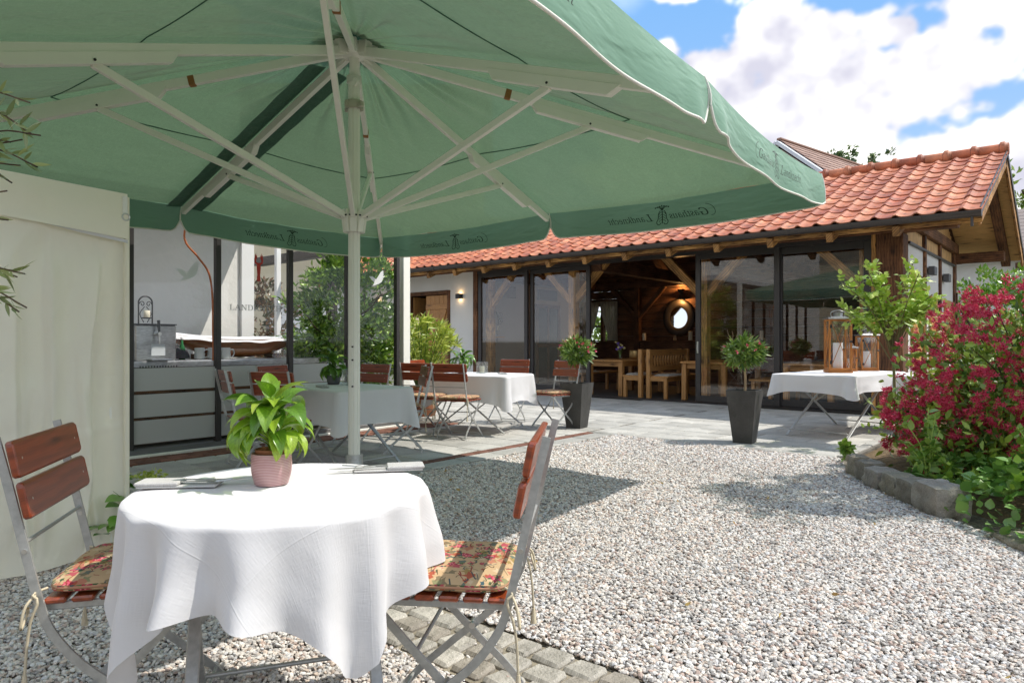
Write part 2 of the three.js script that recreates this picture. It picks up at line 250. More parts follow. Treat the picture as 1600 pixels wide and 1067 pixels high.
// ---------------------------------------------------------------- ground, gravel, paving
{
  const soilFar = std(0.25, 0.25, 0.20, 1, { map: rep(T.stone, 0.3) });
  const g = new THREE.PlaneGeometry(900, 900, 1, 1).rotateX(-Math.PI / 2); struct('ground', boxUV(g).translate(0, -0.09, 0), soilFar);
}
const lineX = (x) => { // z of the front edge of the flower bed at x
  const p = [[-1.98, -7.36], [-1.70, -6.66], [-0.66, -5.20], [-0.1, -4.62], [2.5, -3.2]];
  if (x <= p[0][0]) return -99; for (let i = 0; i < p.length - 1; i++) if (x < p[i + 1][0]) return lerp(p[i][1], p[i + 1][1], (x - p[i][0]) / (p[i + 1][0] - p[i][0])); return -3.2;
};
{
  const base = std(0.36, 0.335, 0.29, 0.95, { map: rep(tex(512, (u, v) => { const s = TN[6](u, v) * 0.6 + TN[5](v, u) * 0.4; const l = 0.35 + s * 0.65; return [l + 0.02, l, l - 0.04]; }), 0.9), bumpMap: rep(T.lump, 3), bumpScale: 0.02 });
  struct('gravel', boxUV(new THREE.PlaneGeometry(26, 18, 1, 1).rotateX(-Math.PI / 2)).translate(4, -0.024, 1.6), base);
  // the pebbles themselves
  const r = rng(77), kinds = [];
  for (let k = 0; k < 4; k++) {
    const q = new THREE.IcosahedronGeometry(1, k < 2 ? 1 : 0), p = q.attributes.position, m = new Map();
    for (let i = 0; i < p.count; i++) { const key = [p.getX(i), p.getY(i), p.getZ(i)].map((a) => a.toFixed(3)).join(); if (!m.has(key)) m.set(key, 0.78 + r() * 0.42); const s = m.get(key); p.setXYZ(i, p.getX(i) * s, p.getY(i) * s * 0.52, p.getZ(i) * s * 0.8); }
    q.computeVertexNormals(); kinds.push(q);
  }
  const pts = [[], [], [], []], m4 = new THREE.Matrix4(), qt = new THREE.Quaternion(), eu = new THREE.Euler();
  const tones = [[0.60, 0.56, 0.48], [0.68, 0.64, 0.55], [0.50, 0.46, 0.40], [0.62, 0.55, 0.43], [0.42, 0.39, 0.35], [0.56, 0.46, 0.32], [0.29, 0.27, 0.25], [0.63, 0.59, 0.51], [0.55, 0.54, 0.55], [0.43, 0.33, 0.24], [0.60, 0.58, 0.54]];
  const add = (x, z, size) => {
    const k = Math.floor(r() * 4), s = size * (0.55 + r() * 0.75);
    eu.set((r() - 0.5) * 1.3, r() * 6.28, (r() - 0.5) * 1.3); qt.setFromEuler(eu);
    m4.compose(V(x, -0.016 + r() * 0.014 + 0.012 * N3(x * 1.3, 5, z * 1.3), z), qt, V(s, s, s));
    const t = tones[Math.floor(r() * tones.length)], l = 0.84 + r() * 0.36 + 0.10 * N3(x * 0.8, 2, z * 0.8);
    pts[k].push([m4.clone(), t[0] * l * 0.985, t[1] * l, lerp(t[2], t[1], 0.5) * l]);
  };
  for (let d = 1.75; d < 9.2;) {
    const step = d < 4.5 ? 0.0118 : d < 6.5 ? 0.0142 : 0.0175, size = d < 4.5 ? 0.0108 : d < 6.5 ? 0.0125 : 0.0152;
    for (let X = -0.80 * d; X < 0.80 * d; X += step) {
      const [x, z] = cam(X + (r() - 0.5) * step, d + (r() - 0.5) * step * 1.2);
      if (x < -4.57 || (x < -1.9 && z < -7.30) || (x > -1.98 && z < lineX(x) + 0.02)) { if (!(x < -4.57 && x > -4.67 && r() < 0.05)) continue; }
      if (z > -2.09 && z < -1.67 && r() < 0.985) continue;
      add(x, z, size);
    }
    d += step;
  }
  const mat = std(1, 1, 1, 0.85);
  kinds.forEach((g, k) => {
    const im = new THREE.InstancedMesh(g, mat, pts[k].length); im.name = numbered('pebbles'); im.userData.kind = 'stuff';
    tag(im, ['loose rounded pebbles', 'loose smooth pebbles', 'loose angular pebbles', 'loose chipped pebbles'][k] + ' covering the gravel courtyard', 'gravel');
    pts[k].forEach((p, i) => { im.setMatrixAt(i, p[0]); im.setColorAt(i, rgb(p[1], p[2], p[3])); }); im.castShadow = im.receiveShadow = true; scene.add(im);
  });
  console.log('pebbles', pts.map((p) => p.length).join());
}
{ // paving: concrete slabs laid in running bond, clinker edging, kerbs
  const pave = sub(scene, 'pavement'); pave.userData.kind = 'structure';
  part(pave, 'mortar_bed', boxUV(bb(-16.5, -4.62, -0.08, -0.012, -12.1, -0.8, 0)), std(0.30, 0.28, 0.25, 1, { map: T.stone }));
  part(pave, 'mortar_bed', boxUV(bb(-4.62, -1.88, -0.08, -0.012, -12.1, -7.32, 0)), std(0.30, 0.28, 0.25, 1, { map: T.stone }));
  const r = rng(5), protos = [];
  for (let k = 0; k < 12; k++) protos.push(boxUV(cbox(0.588, 0.05, 0.388, 0.007), r() * 5, r() * 5));
  const slabs = [];
  const lay = (x0, x1, z0, z1, far) => {
    for (let z = z1 - 0.2, row = 0; z > z0; z -= 0.4, row++) for (let x = x0 - (row % 2 ? 0.3 : 0) + 0.3; x < x1 + 0.3; x += 0.6) {
      const a = Math.max(x - 0.297, x0), b = Math.min(x + 0.297, x1); if (b - a < 0.06) continue;
      slabs.push([(a + b) / 2, z, b - a, far]);
    }
  };
  lay(-6.84, -4.99, -11.95, -0.9, false); lay(-4.98, -2.03, -11.95, -7.4, false); lay(-16.4, -6.86, -11.95, -7.0, true);
  const far = []; let n = 0;
  slabs.sort((a, b) => Math.hypot(a[0], a[1]) - Math.hypot(b[0], b[1]));
  for (const [x, z, w, fr] of slabs) {
    const g = protos[Math.floor(r() * 12)], y = -0.025 - r() * 0.003, tilt = (r() - 0.5) * 0.006, mt = M.slab[Math.floor(r() * 4)];
    if (!fr && n < 290) { const m = part(pave, 'paving_slab', g, mt); m.position.set(x, y, z); m.scale.x = w / 0.594; m.rotation.x = tilt; m.rotation.z = (r() - 0.5) * 0.004; n++; }
    else far.push(g.clone().scale(w / 0.594, 1, 1).translate(x, y, z));
  }
  part(pave, 'paving_slabs', far, M.slab[0]).userData.kind = 'stuff';
  // red clinker edging beside the gravel and along the glass screen
  const bg = [0, 1, 2].map(() => boxUV(cbox(0.10, 0.06, 0.205, 0.006), r() * 3, r() * 3));
  for (let z = -1.0; z > -7.25; z -= 0.212) { const m = part(pave, 'clinker_brick', bg[Math.floor(r() * 3)], M.brick[Math.floor(r() * 3)]); m.position.set(-4.92 + (r() - 0.5) * 0.008, -0.028 + r() * 0.004, z); m.rotation.y = (r() - 0.5) * 0.03; }
  for (let z = -1.2; z > -6.9; z -= 0.212) for (const x of [-7.13, -7.02, -6.91]) { const m = part(pave, 'clinker_brick', bg[Math.floor(r() * 3)], M.brick[Math.floor(r() * 3)]); m.position.set(x, -0.022 + r() * 0.004, z + (x === -7.02 ? 0.1 : 0)); m.rotation.y = (r() - 0.5) * 0.03; }
  const eg = boxUV(cbox(0.23, 0.07, 0.49, 0.008));
  for (let z = -1.0; z > -7.3; z -= 0.5) { const m = part(pave, 'edging_slab', eg, M.slab[Math.floor(r() * 4)]); m.position.set(-4.735 + (r() - 0.5) * 0.01, -0.036 + r() * 0.004, z); m.rotation.y = (r() - 0.5) * 0.02; }
  const kg = boxUV(cbox(0.10, 0.09, 0.98, 0.008)), km = std(0.62, 0.61, 0.58, 0.85, { map: T.concrete });
  for (let z = -7.9; z > -11.9; z -= 1.0) { const m = part(pave, 'kerb_stone', kg, km); m.position.set(-1.965, -0.04, z); }
  for (let x = -2.5; x > -4.6; x -= 1.0) { const m = part(pave, 'kerb_stone', kg, km); m.rotation.y = Math.PI / 2; m.position.set(x, -0.046, -7.345); }
}
{ // strip of granite setts crossing the gravel in front
  const strip = sub(scene, 'sett_strip'); strip.userData.kind = 'structure'; strip.name = 'path';
  part(strip, 'mortar_bed', boxUV(bb(-4.56, 0.3, -0.06, -0.016, -2.07, -1.69, 0)), std(0.52, 0.47, 0.38, 1, { map: rep(T.stone, 3), bumpMap: rep(T.lump, 6), bumpScale: 0.01 }));
  const r = rng(31);
  const sett = () => { // a split stone with worn edges
    const l = 0.10 + r() * 0.035, g = cbox(l, 0.06, 0.104 + r() * 0.008, 0.011), p = g.attributes.position;
    for (let i = 0; i < p.count; i++) { const x = p.getX(i), y = p.getY(i), z = p.getZ(i); p.setXYZ(i, x + N3(x * 23 + l * 90, z * 23, 1) * 0.010, y + N3(x * 18, z * 18, l * 70) * 0.008, z + N3(x * 23, z * 23, l * 50) * 0.010); }
    g.computeVertexNormals(); return [g, l];
  };
  const kinds = Array.from({ length: 10 }, sett);
  for (let row = 0; row < 3; row++) for (let x = -4.5 + row * 0.05; x < 0.2;) {
    const [g, l] = kinds[Math.floor(r() * 10)], m = part(strip, 'granite_sett', g, M.granite[Math.floor(r() * 4)]);
    m.position.set(x + l / 2, -0.028 + (r() - 0.5) * 0.005, -2.0 + row * 0.12 + (r() - 0.5) * 0.01 + 0.02 * Math.sin(x * 1.7)); m.rotation.set((r() - 0.5) * 0.05, (r() - 0.5) * 0.14, (r() - 0.5) * 0.05); x += l + 0.012 + r() * 0.01;
  }
}
{ // flower bed with its row of boulders
  const bed = grid(40, 40, (u, v) => { const x = -1.92 + u * 7, z0 = Math.max(lineX(x), -7.3), z = lerp(-11.9, z0 + 0.06, v), e = Math.min(1, (1 - v) * 3, u * 12); return [x, -0.05 + e * (0.13 + 0.05 * N3(x * 1.4, 1, z * 1.4)), z]; }, (u, v, p) => [p[0], p[2]]);
  struct('flower_bed', bed, std(0.34, 0.24, 0.13, 1, { map: rep(T.stone, 1.5), bumpMap: rep(T.lump, 3), bumpScale: 0.04 }));
  const r = rng(9), stone = (l, h, w) => { const q = new THREE.BoxGeometry(l, h, w, 6, 5, 5), p = q.attributes.position; for (let i = 0; i < p.count; i++) { const v = V(p.getX(i) / l, p.getY(i) / h, p.getZ(i) / w).multiplyScalar(2), s = Math.max(Math.abs(v.x), Math.abs(v.y), Math.abs(v.z)), k = Math.pow(Math.pow(Math.abs(v.x), 7) + Math.pow(Math.abs(v.y), 7) + Math.pow(Math.abs(v.z), 7), 1 / 7); v.multiplyScalar(s / k); const n = N3(v.x * 2 + l * 50, v.y * 2, v.z * 2 + h * 31) * 0.16 + N3(v.x * 5 + l * 20, v.y * 5, v.z * 5) * 0.06; v.multiplyScalar(1 + n); p.setXYZ(i, v.x * l / 2, v.y * h / 2, v.z * w / 2); } q.computeVertexNormals(); return boxUVsmooth(q); };
  const L = [['small brown boulder at the far end of the row edging the bed', 0.17, 0.20, 0.16], ['brown boulder second from the far end of the bed edge', 0.22, 0.19, 0.18], ['flat-topped pale boulder third from the far end of the bed edge', 0.25, 0.17, 0.24], ['squat grey boulder in the middle of the bed edge row', 0.24, 0.18, 0.2], ['grey boulder beside the large end boulder of the bed edge', 0.24, 0.19, 0.22], ['large square boulder at the near end of the row edging the bed', 0.34, 0.23, 0.24]];
  let s = 0; const a = V(-1.64, 0, -6.55), dir = V(1.04, 0, 1.42).normalize();
  L.forEach(([label, l, h, w], i) => { const p = a.clone().addScaledVector(dir, s + l / 2); s += l + 0.02; const m = top('boulder', stone(l, h, w), M.sandstone[i % 3], label, 'stone', 'boulders edging the flower bed'); m.position.set(p.x, h / 2 - 0.03, p.z); m.rotation.set((r() - 0.5) * 0.08, Math.atan2(-dir.z, dir.x) + (r() - 0.5) * 0.15, (r() - 0.5) * 0.08); });
  const f = top('flat_stone', stone(0.5, 0.08, 0.3), M.sandstone[0], 'flat stone slab lying at the edge of the leafy ground cover', 'stone'); f.position.set(-0.24, 0.0, -4.84); f.rotation.y = -0.85;
}
function boxUVsmooth(g) { // keeps smooth normals
  const q = g.toNonIndexed(); return boxUV(q);
}
// ---------------------------------------------------------------- the barn-like dining hall
const ZF = -12, ZB = -17, ZR = -14.5, XR = -2.3, XL = -17, XV = -1.2;      // facade, back wall, ridge, gable wall, left end, verge
const ROOFA = Math.atan2(1.50, 3.5), EAVEY = 2.95, EAVEZ = -11.0;
const roofY = (z) => EAVEY + (z > ZR ? EAVEZ - z : z - (2 * ZR - EAVEZ)) * Math.tan(ROOFA);
const barn = thing('barn', 'long low timber and white plaster hall with a red tiled roof', 'building');
{
  // floor and shell
  part(barn, 'floor', boxUV(bb(XL, XR, -0.06, -0.003, ZB, ZF + 0.02, 0)), std(0.16, 0.15, 0.14, 0.7, { map: T.concrete }));
  const fw = sub(barn, 'front_wall');
  part(fw, 'plaster', [bb(XL, -14.05, 0, 2.98, ZF - 0.2, ZF, 0.01), bb(-12.38, -11.56, 0, 2.98, ZF - 0.2, ZF, 0.01), bb(-14.05, -12.38, 2.45, 2.98, ZF - 0.2, ZF, 0.01)].map((g) => boxUV(g)), M.plaster);
  const bw = sub(barn, 'back_wall'), pg = [0, 1, 2, 3].map(() => cbox(9.3, 0.213, 0.05, 0.006)), gl = [cbox(0.3, 0.213, 0.05, 0.006), cbox(8.3, 0.213, 0.05, 0.006)], r = rng(4);
  for (let k = 0; k < 19; k++) {
    const y = 0.11 + k * 0.218;
    if (y > 0.95 && y < 2.25) { let m = part(bw, 'plank', gl[1], M.timberDark); m.position.set(-6.4, y, ZB + (r() - 0.5) * 0.012); m = part(bw, 'plank', gl[0], M.timberDark); m.position.set(-11.80, y, ZB); }
    else { const m = part(bw, 'plank', pg[k % 4], M.timberDark); m.position.set(-7.0, y, ZB + (r() - 0.5) * 0.012); }
  }
  part(barn, 'outer_wall', boxUV(bb(XL, -11.65, -0.05, 3.2, ZB - 0.25, ZB - 0.06, 0)), M.plaster);
  part(barn, 'outer_wall', boxUV(bb(-10.55, XR, -0.05, 3.2, ZB - 0.25, ZB - 0.06, 0)), M.plaster);
  part(barn, 'outer_wall', boxUV(bb(-11.65, -10.55, -0.05, 0.98, ZB - 0.25, ZB - 0.06, 0)), M.plaster);
  part(barn, 'outer_wall', boxUV(bb(XL, XL + 0.2, 0, 3.2, ZB, ZF - 0.21, 0)), M.plaster);
  // grey partition with a dark glazed door
  part(barn, 'partition_wall', boxUV(bb(-12.1, -11.92, 0, 4.4, ZB + 0.05, ZF - 0.22, 0)), M.greyWall);
  const pd = sub(barn, 'inner_door'); part(pd, 'frame', [bb(-11.92, -11.87, 0, 2.1, -14.95, -14.85), bb(-11.92, -11.87, 0, 2.1, -15.95, -15.85), bb(-11.92, -11.87, 2.1, 2.2, -15.95, -14.85), bb(-11.915, -11.875, 1.0, 1.1, -15.85, -14.95), bb(-11.915, -11.875, 0.03, 2.1, -15.44, -15.36)], M.timber);
  part(pd, 'pane', boxUV(bb(-11.91, -11.895, 0.03, 2.1, -15.85, -14.95, 0)), std(0.03, 0.03, 0.035, 0.08));
  part(barn, 'vent', bb(-11.915, -11.86, 2.32, 2.62, -15.8, -14.95), M.black); part(barn, 'vent', bb(-11.915, -11.86, 2.32, 2.62, -13.95, -13.4), M.black);
  // window in the back wall
  const wn = sub(barn, 'window'); part(wn, 'frame', [bb(-11.65, -11.55, 0.98, 2.25, ZB - 0.1, ZB + 0.03), bb(-10.65, -10.55, 0.98, 2.25, ZB - 0.1, ZB + 0.03), bb(-11.15, -11.05, 0.98, 2.25, ZB - 0.1, ZB + 0.03), bb(-11.55, -10.65, 0.94, 1.02, ZB - 0.1, ZB + 0.06), bb(-11.55, -10.65, 2.21, 2.29, ZB - 0.1, ZB + 0.03), bb(-11.55, -10.65, 1.58, 1.63, ZB - 0.08, ZB)], M.timberDark);
  part(wn, 'pane', boxUV(bb(-11.55, -10.65, 1.0, 2.22, ZB - 0.05, ZB - 0.048, 0)), M.glass);
  // gable wall: timber frame, white panels, boarded gable
  const gw = sub(barn, 'gable_wall');
  const posts = [[-12.0, -12.36, 0.42], [-13.66, -13.80, 0.16], [-15.17, -15.31, 0.16], [-16.86, -17.1, 0.16]];
  part(gw, 'plaster', [bb(XR - 0.16, XR - 0.02, 0, 2.72, -13.66, -12.36, 0), bb(XR - 0.16, XR - 0.02, 0, 2.72, -15.17, -13.80, 0), bb(XR - 0.16, XR - 0.02, 0, 2.72, -16.86, -15.31, 0)].map((g) => boxUV(g)), M.plaster);
  part(gw, 'drip_strip', bb(XR - 0.05, XR + 0.03, 2.72, 2.76, -16.86, -12.36), M.frame);
  part(barn, 'corner_post', bb(-2.68, XR, 0, 2.86, -12.36, ZF + 0.03, 0.012), M.timber);
  for (const [a, b] of posts.slice(1)) part(gw, 'post', bb(XR - 0.2, XR + 0.02, 0, 3.0, b, a, 0.01), M.timber);
  part(gw, 'beam', bb(XR - 0.18, XR + 0.06, 3.0, 3.2, -17.1, -12.12, 0.012), M.timber);
  for (let k = 0; k < 30; k++) { // upright boards of the gable
    const z = -12.42 - k * 0.155; if (z < -16.7) break; const y0 = 2.765, y1 = 3.0; part(gw, 'board', bb(XR - 0.1, XR - 0.03, y0, y1, z - 0.15, z), M.board);
    const yt = roofY(z) - 0.2; if (yt > 3.25) part(gw, 'board', bb(XR - 0.1, XR - 0.03, 3.2, yt, z - 0.15, z), M.board);
  }
  part(gw, 'post', bb(XR - 0.12, XR + 0.03, 3.2, 4.18, -14.58, -14.42, 0.01), M.timber);
  // shutters
  for (const [z, w, y1] of [[-12.62, 0.62, 2.28], [-14.2, 0.62, 1.98], [-15.75, 0.62, 1.98]]) {
    const s = sub(gw, 'shutter'); for (let k = 0; k < 4; k++) part(s, 'board', bb(XR - 0.02, XR + 0.025, 0.75, y1, z - (k + 1) * w / 4 + 0.004, z - k * w / 4), M.shutter);
    part(s, 'batten', bb(XR + 0.025, XR + 0.05, 0.95, 1.05, z - w + 0.04, z - 0.04), M.shutter); part(s, 'batten', bb(XR + 0.025, XR + 0.05, y1 - 0.3, y1 - 0.2, z - w + 0.04, z - 0.04), M.shutter);
    const w2 = sub(gw, 'window'); part(w2, 'frame', [bb(XR - 0.02, XR + 0.015, 0.75, y1, z - w - 0.08, z - w - 0.02), bb(XR - 0.02, XR + 0.015, 0.75, y1, z - w - 0.46, z - w - 0.40)], M.shutter); part(w2, 'pane', boxUV(bb(XR - 0.02, XR - 0.012, 0.75, y1, z - w - 0.4, z - w - 0.08, 0)), std(0.03, 0.035, 0.04, 0.05));
  }
  // main timbers
  part(barn, 'wall_plate', bb(XL, XR + 0.72, 2.86, 3.06, ZF - 0.16, ZF + 0.06, 0.012), M.timber);
  part(barn, 'wall_plate', bb(XL, XR + 0.85, 2.80, 3.0, ZB - 0.2, ZB + 0.04, 0.012), M.timber);
  part(barn, 'ridge_beam', bb(XL, XR + 0.9, 4.08, 4.26, ZR - 0.08, ZR + 0.08, 0.01), M.timber);
  part(barn, 'wooden_jamb', bb(-11.56, -11.42, 0, 2.86, ZF - 0.18, ZF + 0.03, 0.01), M.timber);
  part(barn, 'wooden_jamb', bb(-2.75, -2.685, 0, 2.86, ZF - 0.15, ZF + 0.02, 0.006), M.timberHoney);
  const X0 = [-11.3, -8.80, -5.74, -2.9], TB_ = [-11.3, -8.14, -5.2, -2.9];
  for (const x of X0) {
    part(barn, 'post', bb(x - 0.09, x + 0.09, 0, 2.86, ZF - 0.42, ZF - 0.24, 0.008), M.timberHoney);
    for (const s of [-1, 1]) if (!(x === X0[0] && s < 0) && !(x === X0[3] && s > 0)) part(barn, 'brace', bar(V(x + s * 0.06, 2.06, ZF - 0.33), V(x + s * 0.86, 2.88, ZF - 0.33), 0.13, 0.15, 0.006), M.timberHoney);
    const q = TB_[X0.indexOf(x)]; part(barn, 'tie_beam', bb(q - 0.12, q + 0.12, 2.66, 2.92, ZB + 0.05, ZF - 0.2, 0.01), M.timberDark);
    part(barn, 'rafter', bar(V(x, 2.9, ZF - 0.3), V(x, 4.2, ZR), 0.14, 0.16), M.timberDark); part(barn, 'rafter', bar(V(x, 2.9, ZB + 0.3), V(x, 4.2, ZR), 0.14, 0.16), M.timberDark);
    part(barn, 'post', bb(x - 0.07, x + 0.07, 2.92, 4.1, ZR - 0.07, ZR + 0.07), M.timberDark);
  }
  part(barn, 'post', bb(-9.91, -9.75, 0, 2.66, ZB + 0.08, ZB + 0.24), M.timberDark); part(barn, 'purlin', bb(-11.9, -2.5, 2.66, 2.84, ZB + 0.06, ZB + 0.22), M.timberDark);
  for (const s of [-1, 1]) part(barn, 'brace', bar(V(-9.83, 1.8, ZB + 0.16), V(-9.83 + s * 0.85, 2.68, ZB + 0.16), 0.1, 0.13), M.timberDark);
  for (let k = 0; k < 17; k++) part(barn, 'rafter', bar(V(-16.6 + k * 0.9, roofY(-10.98) - 0.21, -10.98), V(-16.6 + k * 0.9, roofY(-12.3) - 0.21, -12.3), 0.10, 0.15, 0.008), M.timberHoney);
  part(barn, 'eaves_board', bb(XL, XV + 0.02, 2.765, 2.86, -11.06, -11.03, 0.003), M.timberHoney);
}
{ // roof
  const roof = sub(barn, 'roof'), c = Math.cos(ROOFA), s = Math.sin(ROOFA), r = rng(21), L = 3.5 / c;
  const slope = (front) => { const g = new THREE.Group(); return g; };
  // boarded underside (boards run along the roof), one board per course at the verge, one deck beyond
  const at = (front, d, up) => { const z = front ? EAVEZ - d * c - up * 0 : (2 * ZR - EAVEZ) + d * c, y = EAVEY + d * s; return [y + up * c, z + (front ? up * s : -up * s)]; };
  for (const front of [true, false]) {
    const rx = front ? ROOFA : -ROOFA;
    const [dy, dz] = at(front, L / 2, -0.075);
    part(roof, 'roof_deck', boxUV(cbox(XR - XL, 0.03, L, 0)).rotateX(rx).translate((XR + XL) / 2, dy, dz), M.timberDark);
    for (let k = 0; k < 24; k++) { const [y, z] = at(front, 0.08 + k * 0.155, -0.075); part(roof, 'soffit_board', cbox(XV - XR - 0.06, 0.025, 0.153, 0.003).rotateX(rx).translate((XV + XR) / 2 - 0.03, y, z), M.board); }
    { const [y, z] = at(front, L / 2, -0.14); part(roof, 'verge_rafter', cbox(0.16, 0.15, L, 0.008).rotateX(rx).translate(XV - 0.30, y, z), M.timber); }
    { const [y, z] = at(front, L / 2, -0.13); part(roof, 'verge_board', cbox(0.03, 0.22, L, 0.003).rotateX(rx).translate(XV - 0.02, y, z), M.timberHoney); part(roof, 'verge_flashing', cbox(0.02, 0.10, L + 0.05, 0.003).rotateX(rx).translate(XV + 0.005, y + 0.10 * c, z + (front ? 0.1 * s : -0.1 * s)), M.gutter); }
  }
  // tiles: S-shaped clay pantiles laid in courses
  const TW = 0.268, TL = 0.39, STEP = 0.35, n = 8;
  const prof = (u) => 0.036 * (u < 0.42 ? Math.pow(Math.sin(u / 0.42 * Math.PI), 1.2) : -0.16 * Math.sin((u - 0.42) / 0.58 * Math.PI));
  const tile = () => {
    const P = [], tri = (...a) => P.push(...a), j = (r() - 0.5) * 0.004; const p = (i, f, dn) => { const u = i / n; return [(u - 0.5) * TW * 1.03, prof(u) + (f ? 0.018 : 0) - dn + j * f, f ? TL / 2 : -TL / 2]; };
    for (let i = 0; i < n; i++) { const a = p(i, 0, 0), b = p(i + 1, 0, 0), d = p(i, 1, 0), e = p(i + 1, 1, 0), f = p(i, 1, 0.017), g = p(i + 1, 1, 0.017); tri(a, d, e, a, e, b, d, f, g, d, g, e); }
    for (const i of [0, n]) { const a = p(i, 0, 0), d = p(i, 1, 0), f = p(i, 1, 0.03), q = p(i, 0, 0.02); if (i) tri(a, d, f, a, f, q); else tri(a, f, d, a, q, f); }
    const g = new THREE.BufferGeometry(); g.setAttribute('position', new THREE.Float32BufferAttribute(P.flat(), 3)); g.computeVertexNormals(); return boxUV(g, r() * 3, r() * 3);
  };
  const protos = Array.from({ length: 6 }, tile).map((g) => g.rotateX(ROOFA));
  const mats = [[0.74, 0.235, 0.105], [0.66, 0.195, 0.085], [0.80, 0.29, 0.14], [0.56, 0.15, 0.068]].map(([a, b, d]) => std(a, b, d, 0.6, { map: T.tile, bumpMap: rep(T.lump, 5), bumpScale: 0.002 }));
  const spots = [];
  for (let k = 0; k < 11; k++) for (let x = XV - TW / 2 + 0.02; x > XL; x -= TW) { const [y, z] = at(true, 0.1 + k * STEP, 0.0); spots.push([x, y, z]); }
  spots.sort((a, b) => Math.hypot(a[0], a[2]) - Math.hypot(b[0], b[2]));
  const rest = [];
  spots.forEach(([x, y, z], i) => {
    const g = protos[Math.floor(r() * 6)], m = mats[Math.floor(r() * 4)], dx = (r() - 0.5) * 0.010, dy = (r() - 0.5) * 0.007, ry = (r() - 0.5) * 0.022;
    if (i < 300) { const q = part(roof, 'roof_tile', g, m); q.position.set(x + dx, y + dy, z); q.rotation.y = ry; } else rest.push([g.clone().rotateY(ry).translate(x + dx, y + dy, z), m]);
  });
  mats.forEach((m) => { const l = rest.filter((q) => q[1] === m).map((q) => q[0]); if (l.length) part(roof, 'roof_tiles', l, m).userData.kind = 'stuff'; });
  { const back = []; for (let k = 0; k < 11; k++) for (let x = XV - TW / 2 + 0.02; x > XL; x -= TW) { const [y, z] = at(true, 0.1 + k * STEP, 0); back.push(protos[k % 6].clone().translate(x, y, z).rotateY(Math.PI).translate(XL + XV, 0, 2 * ZR)); } part(roof, 'back_roof_tiles', back, mats[1]).userData.kind = 'stuff'; }
  const ridge = (len) => { const g = [lathe([[0.001, 0], [0.10, 0], [0.105, 0.04], [0.115, 0.05], [0.13, 0.06], [0.13, 0.12], [0.115, 0.13], [0.098, 0.14], [0.098, len], [0.001, len]].map(([a, b]) => [a, b]), 14).rotateZ(Math.PI / 2)]; return boxUV(merge(g)); };
  const rg = ridge(0.42);
  for (let k = 0; k < 38; k++) { const m = part(roof, 'ridge_tile', rg, mats[k % 4]); m.position.set(XV + 0.03 - k * 0.415, roofY(ZR) + 0.035, ZR); m.rotation.y = 0; m.rotation.z = (r() - 0.5) * 0.01; }
  // gutter
  const gu = sub(barn, 'gutter'), sh = []; for (let k = 0; k <= 10; k++) { const a = Math.PI + k / 10 * Math.PI; sh.push([Math.cos(a) * 0.072, Math.sin(a) * 0.085]); } sh.push([0.085, 0.012], [0.06, 0.004]); for (let k = 10; k >= 0; k--) { const a = Math.PI + k / 10 * Math.PI; sh.push([Math.cos(a) * 0.066, Math.sin(a) * 0.078]); }
  part(gu, 'channel', extrude(sh, XV + 0.02 - XL).rotateY(Math.PI / 2).translate(XL, 2.905, -10.93), M.gutter);
  part(gu, 'end_cap', extrude(sh.slice(0, 11), 0.004).rotateY(Math.PI / 2).translate(XV + 0.02, 2.905, -10.93), M.gutter);
  for (let k = 0; k < 17; k++) { const a = []; for (let q = 0; q <= 8; q++) { const t = Math.PI + q / 8 * Math.PI; a.push([Math.cos(t) * 0.08, Math.sin(t) * 0.092]); } for (let q = 8; q >= 0; q--) { const t = Math.PI + q / 8 * Math.PI; a.push([Math.cos(t) * 0.0725, Math.sin(t) * 0.0855]); } part(gu, 'bracket', extrude(a, 0.028).rotateY(Math.PI / 2).translate(-16.3 + k * 0.9, 2.905, -10.93), M.gutter); }
  part(gu, 'outlet', bb(XV - 0.10, XV - 0.07, 2.70, 2.83, -10.96, -10.90), M.gutter);
}
